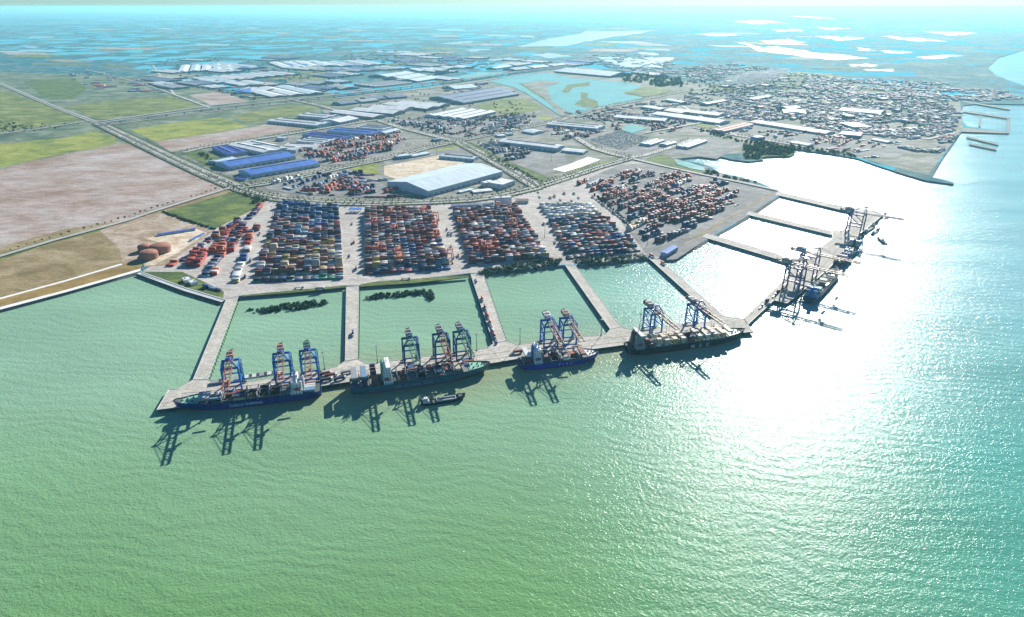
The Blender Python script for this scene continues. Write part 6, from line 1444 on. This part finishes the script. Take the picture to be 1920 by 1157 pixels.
thicket('scrub_trees', 'H', [(-40, 450), (0, 430), (100, 500), (190, 560), (110, 560), (0, 480)], 40, 3, 5, 'leaf', 'dark trees in the plot left of the blue sheds')
thicket('hedge', 'E', [(105, 262), (290, 330), (545, 408), (550, 398), (300, 318), (115, 252)], 150, 1.2, 2.2, 'leaf', 'dark hedge line along the lower side of the green triangle')
thicket('hedge', 'G', [(505, 330), (760, 540), (780, 535), (520, 322)], 60, 1.5, 2.6, 'leaf', 'hedge between the white reefers and the right yard')

# ------------------------------------------------------------------ build the containers
def cont_mesh(col, ln):
    mb = MB(); mb.box((0, 0, .12), (ln - .16, 2.34, 2.38), CMAT[col])
    for sx in (-1, 1):
        for sy in (-1, 1): mb.box((sx * (ln / 2 - .08), sy * 1.14, 0), (.16, .16, 2.59), CMAT[col])
    for sy in (-1, 1): mb.box((0, sy * 1.15, 2.44), (ln - .34, .12, .14), CMAT[col]); mb.box((0, sy * 1.15, 0), (ln - .34, .12, .16), CMAT[col])
    for sx in (-1, 1): mb.box((sx * (ln / 2 - .07), 0, 2.44), (.13, 2.1, .14), CMAT[col])
    return mb.mesh('container')
CMESH = {}
vis = [i for i, c in enumerate(CONT) if c[6]]
vis.sort(key=lambda i: -px_scale(CONT[i]) * (1 if CONT[i][9] or True else 0))
ind = set(vis[:298])
def clabel(c):
    t = c[7]; col = c[4]
    tier = lambda k, n: 'top' if k == n - 1 else ['ground-level', 'second-tier', 'third-tier', 'fourth-tier', 'fifth-tier', 'sixth-tier'][k]
    if t[0][0] == 'ship':
        _, k, j, q, n, na = t[1]
        return '%s %s container on the %s, %s bay from stern, %s from water' % (col, tier(q, n), t[0][1], ORD[k], ORD[j])
    if t[0][0] == 'truck': return '%s container on the %s' % (col, t[0][1].replace('lone ', ''))
    if t[0][0] == 'quayrow': return '%s container at the rear of the quay, %s stack from left, %s from water' % (col, ORD[t[0][1]], ORD[t[0][2]])
    (desc, r), oj, i, k, n = t
    return '%s %s container, %s from left, %s lot from water, %s line, %s' % (col, tier(k, n), oj, ORD[r] if r < 24 else 'far', ORD[i], desc)
rest = []
for i, c in enumerate(CONT):
    if i in ind:
        key = (c[4], c[5])
        if key not in CMESH: CMESH[key] = cont_mesh(*key)
        o = bpy.data.objects.new('container', CMESH[key]); COL.objects.link(o); o.location = c[:3]; o.rotation_euler = (0, 0, c[3])
        tag(o, clabel(c), 'container', c[8])
    else: rest.append(c)
n = len(rest); cols = list(CC)
arr = np.array([(c[0], c[1], c[2], c[3], c[5], cols.index(c[4])) for c in rest])
ux = np.cos(arr[:, 3]); uy = np.sin(arr[:, 3])
loc = np.array([(sx, sy, sz) for sz in (0, 1) for sx, sy in ((-1, -1), (1, -1), (1, 1), (-1, 1))], float)
V = np.zeros((n, 8, 3))
lx = loc[None, :, 0] * (arr[:, 4:5] / 2); ly = loc[None, :, 1] * 1.2
V[:, :, 0] = arr[:, 0:1] + lx * ux[:, None] - ly * uy[:, None]; V[:, :, 1] = arr[:, 1:2] + lx * uy[:, None] + ly * ux[:, None]; V[:, :, 2] = arr[:, 2:3] + loc[None, :, 2] * 2.55
fq = np.array([(4, 5, 6, 7), (0, 1, 5, 4), (1, 2, 6, 5), (2, 3, 7, 6), (3, 0, 4, 7)])
FQ = (fq[None] + 8 * np.arange(n)[:, None, None]).reshape(-1)
me = bpy.data.meshes.new('yard_containers'); me.vertices.add(n * 8); me.vertices.foreach_set('co', V.reshape(-1)); me.loops.add(n * 20); me.loops.foreach_set('vertex_index', FQ)
me.polygons.add(n * 5); me.polygons.foreach_set('loop_start', np.arange(0, n * 20, 4)); me.polygons.foreach_set('loop_total', np.full(n * 5, 4))
for c in cols: me.materials.append(CMAT[c])
me.polygons.foreach_set('material_index', np.repeat(arr[:, 5].astype(int), 5)); me.update(calc_edges=True)
o = bpy.data.objects.new('yard_containers', me); COL.objects.link(o); tag(o, 'thousands of stacked containers filling the yard blocks behind the basins', 'containers', kind='stuff')
print('containers', len(CONT), 'trees', len(TREES), 'cars', len(CARS), 'houses', len(HOUSES))

# ------------------------------------------------------------------ far jetties at the right
for pts, l in [([(1803, 247), (1806, 239), (1888, 247), (1886, 250)], 'lower long jetty'), ([(1806, 210), (1806, 207), (1893, 220), (1893, 223)], 'upper long jetty'), ([(1889, 222), (1893, 222), (1892, 250), (1888, 250)], 'cross jetty at the outer end'),
               ([(1838, 213), (1840, 213), (1838, 237), (1835, 237)], 'cross jetty in the middle'), ([(1806, 191), (1806, 189), (1893, 203), (1893, 206)], 'farthest thin jetty'), ([(1812, 258), (1814, 256), (1872, 269), (1871, 272)], 'nearer detached pier on the glaring water'), ([(1817, 271), (1818, 269), (1868, 278), (1867, 281)], 'outer detached pier on the glaring water')]:
    deck_thing('jetty', pts, 'thin dark jetty at the far right: ' + l, 'jetty', 'far jetties', piles=False, dmat='deckside')

# ------------------------------------------------------------------ smoke and haze
def volmat(name, col, dens, an=.0):
    m = bpy.data.materials.new(name); m.use_nodes = True; nt = m.node_tree; nt.nodes.remove(nt.nodes['Principled BSDF'])
    v = nt.nodes.new('ShaderNodeVolumePrincipled'); v.inputs['Color'].default_value = (*col, 1); v.inputs['Density'].default_value = dens; v.inputs['Anisotropy'].default_value = an
    nt.links.new(v.outputs[0], nt.nodes['Material Output'].inputs['Volume']); return m
q = U(1340, 166); mb = MB(); bmx = []
for k in range(1):
    n_, m_ = 14, 10; i0 = len(mb.v)
    for a in range(n_ + 1):
        t = a / n_; r = 6 + 42 * math.sin(min(1, t * 1.15) * math.pi * .75) ** 1.0 * (1 if t < .95 else .6); cx_, cy_, cz_ = t * 420, t * 120, 26 + 40 * t
        for b in range(m_):
            w = b / m_ * 2 * math.pi; rr = r * (1 + .25 * math.sin(3 * w + t * 9) + .15 * math.sin(5 * w - t * 17)); mb.v.append((cx_ + rr * .5 * math.sin(t * 11 + b), cy_ + rr * math.cos(w), cz_ + rr * .7 * math.sin(w)))
    for a in range(n_):
        for b in range(m_): mb.f.append((i0 + a * m_ + b, i0 + a * m_ + (b + 1) % m_, i0 + (a + 1) * m_ + (b + 1) % m_, i0 + (a + 1) * m_ + b)); mb.m.append(0)
    mb.f.append(tuple(i0 + b for b in range(m_))[::-1]); mb.m.append(0); mb.f.append(tuple(i0 + n_ * m_ + b for b in range(m_))); mb.m.append(0)
o = mb.build('smoke', volmat('smoke', (.95, .97, 1), .012)); o.location = (q.x, q.y, LZ + 4); tag(o, 'white smoke drifting right from the chimney in the hazy town', 'smoke', kind='stuff')
HAZE_D = 1 / 30000
mb = MB(); mb.box((0, 0, -2.5), (330000, 330000, 420)); o = mb.build('haze', volmat('haze', (.36, .86, 1.0), HAZE_D, .3)); tag(o, kind='stuff')
o.location = (0, 0, 0)

for o in scene.objects:
    if 'label' in o.keys() and len(o['label'].split()) > 16: print('LONG', o.name, o['label'])
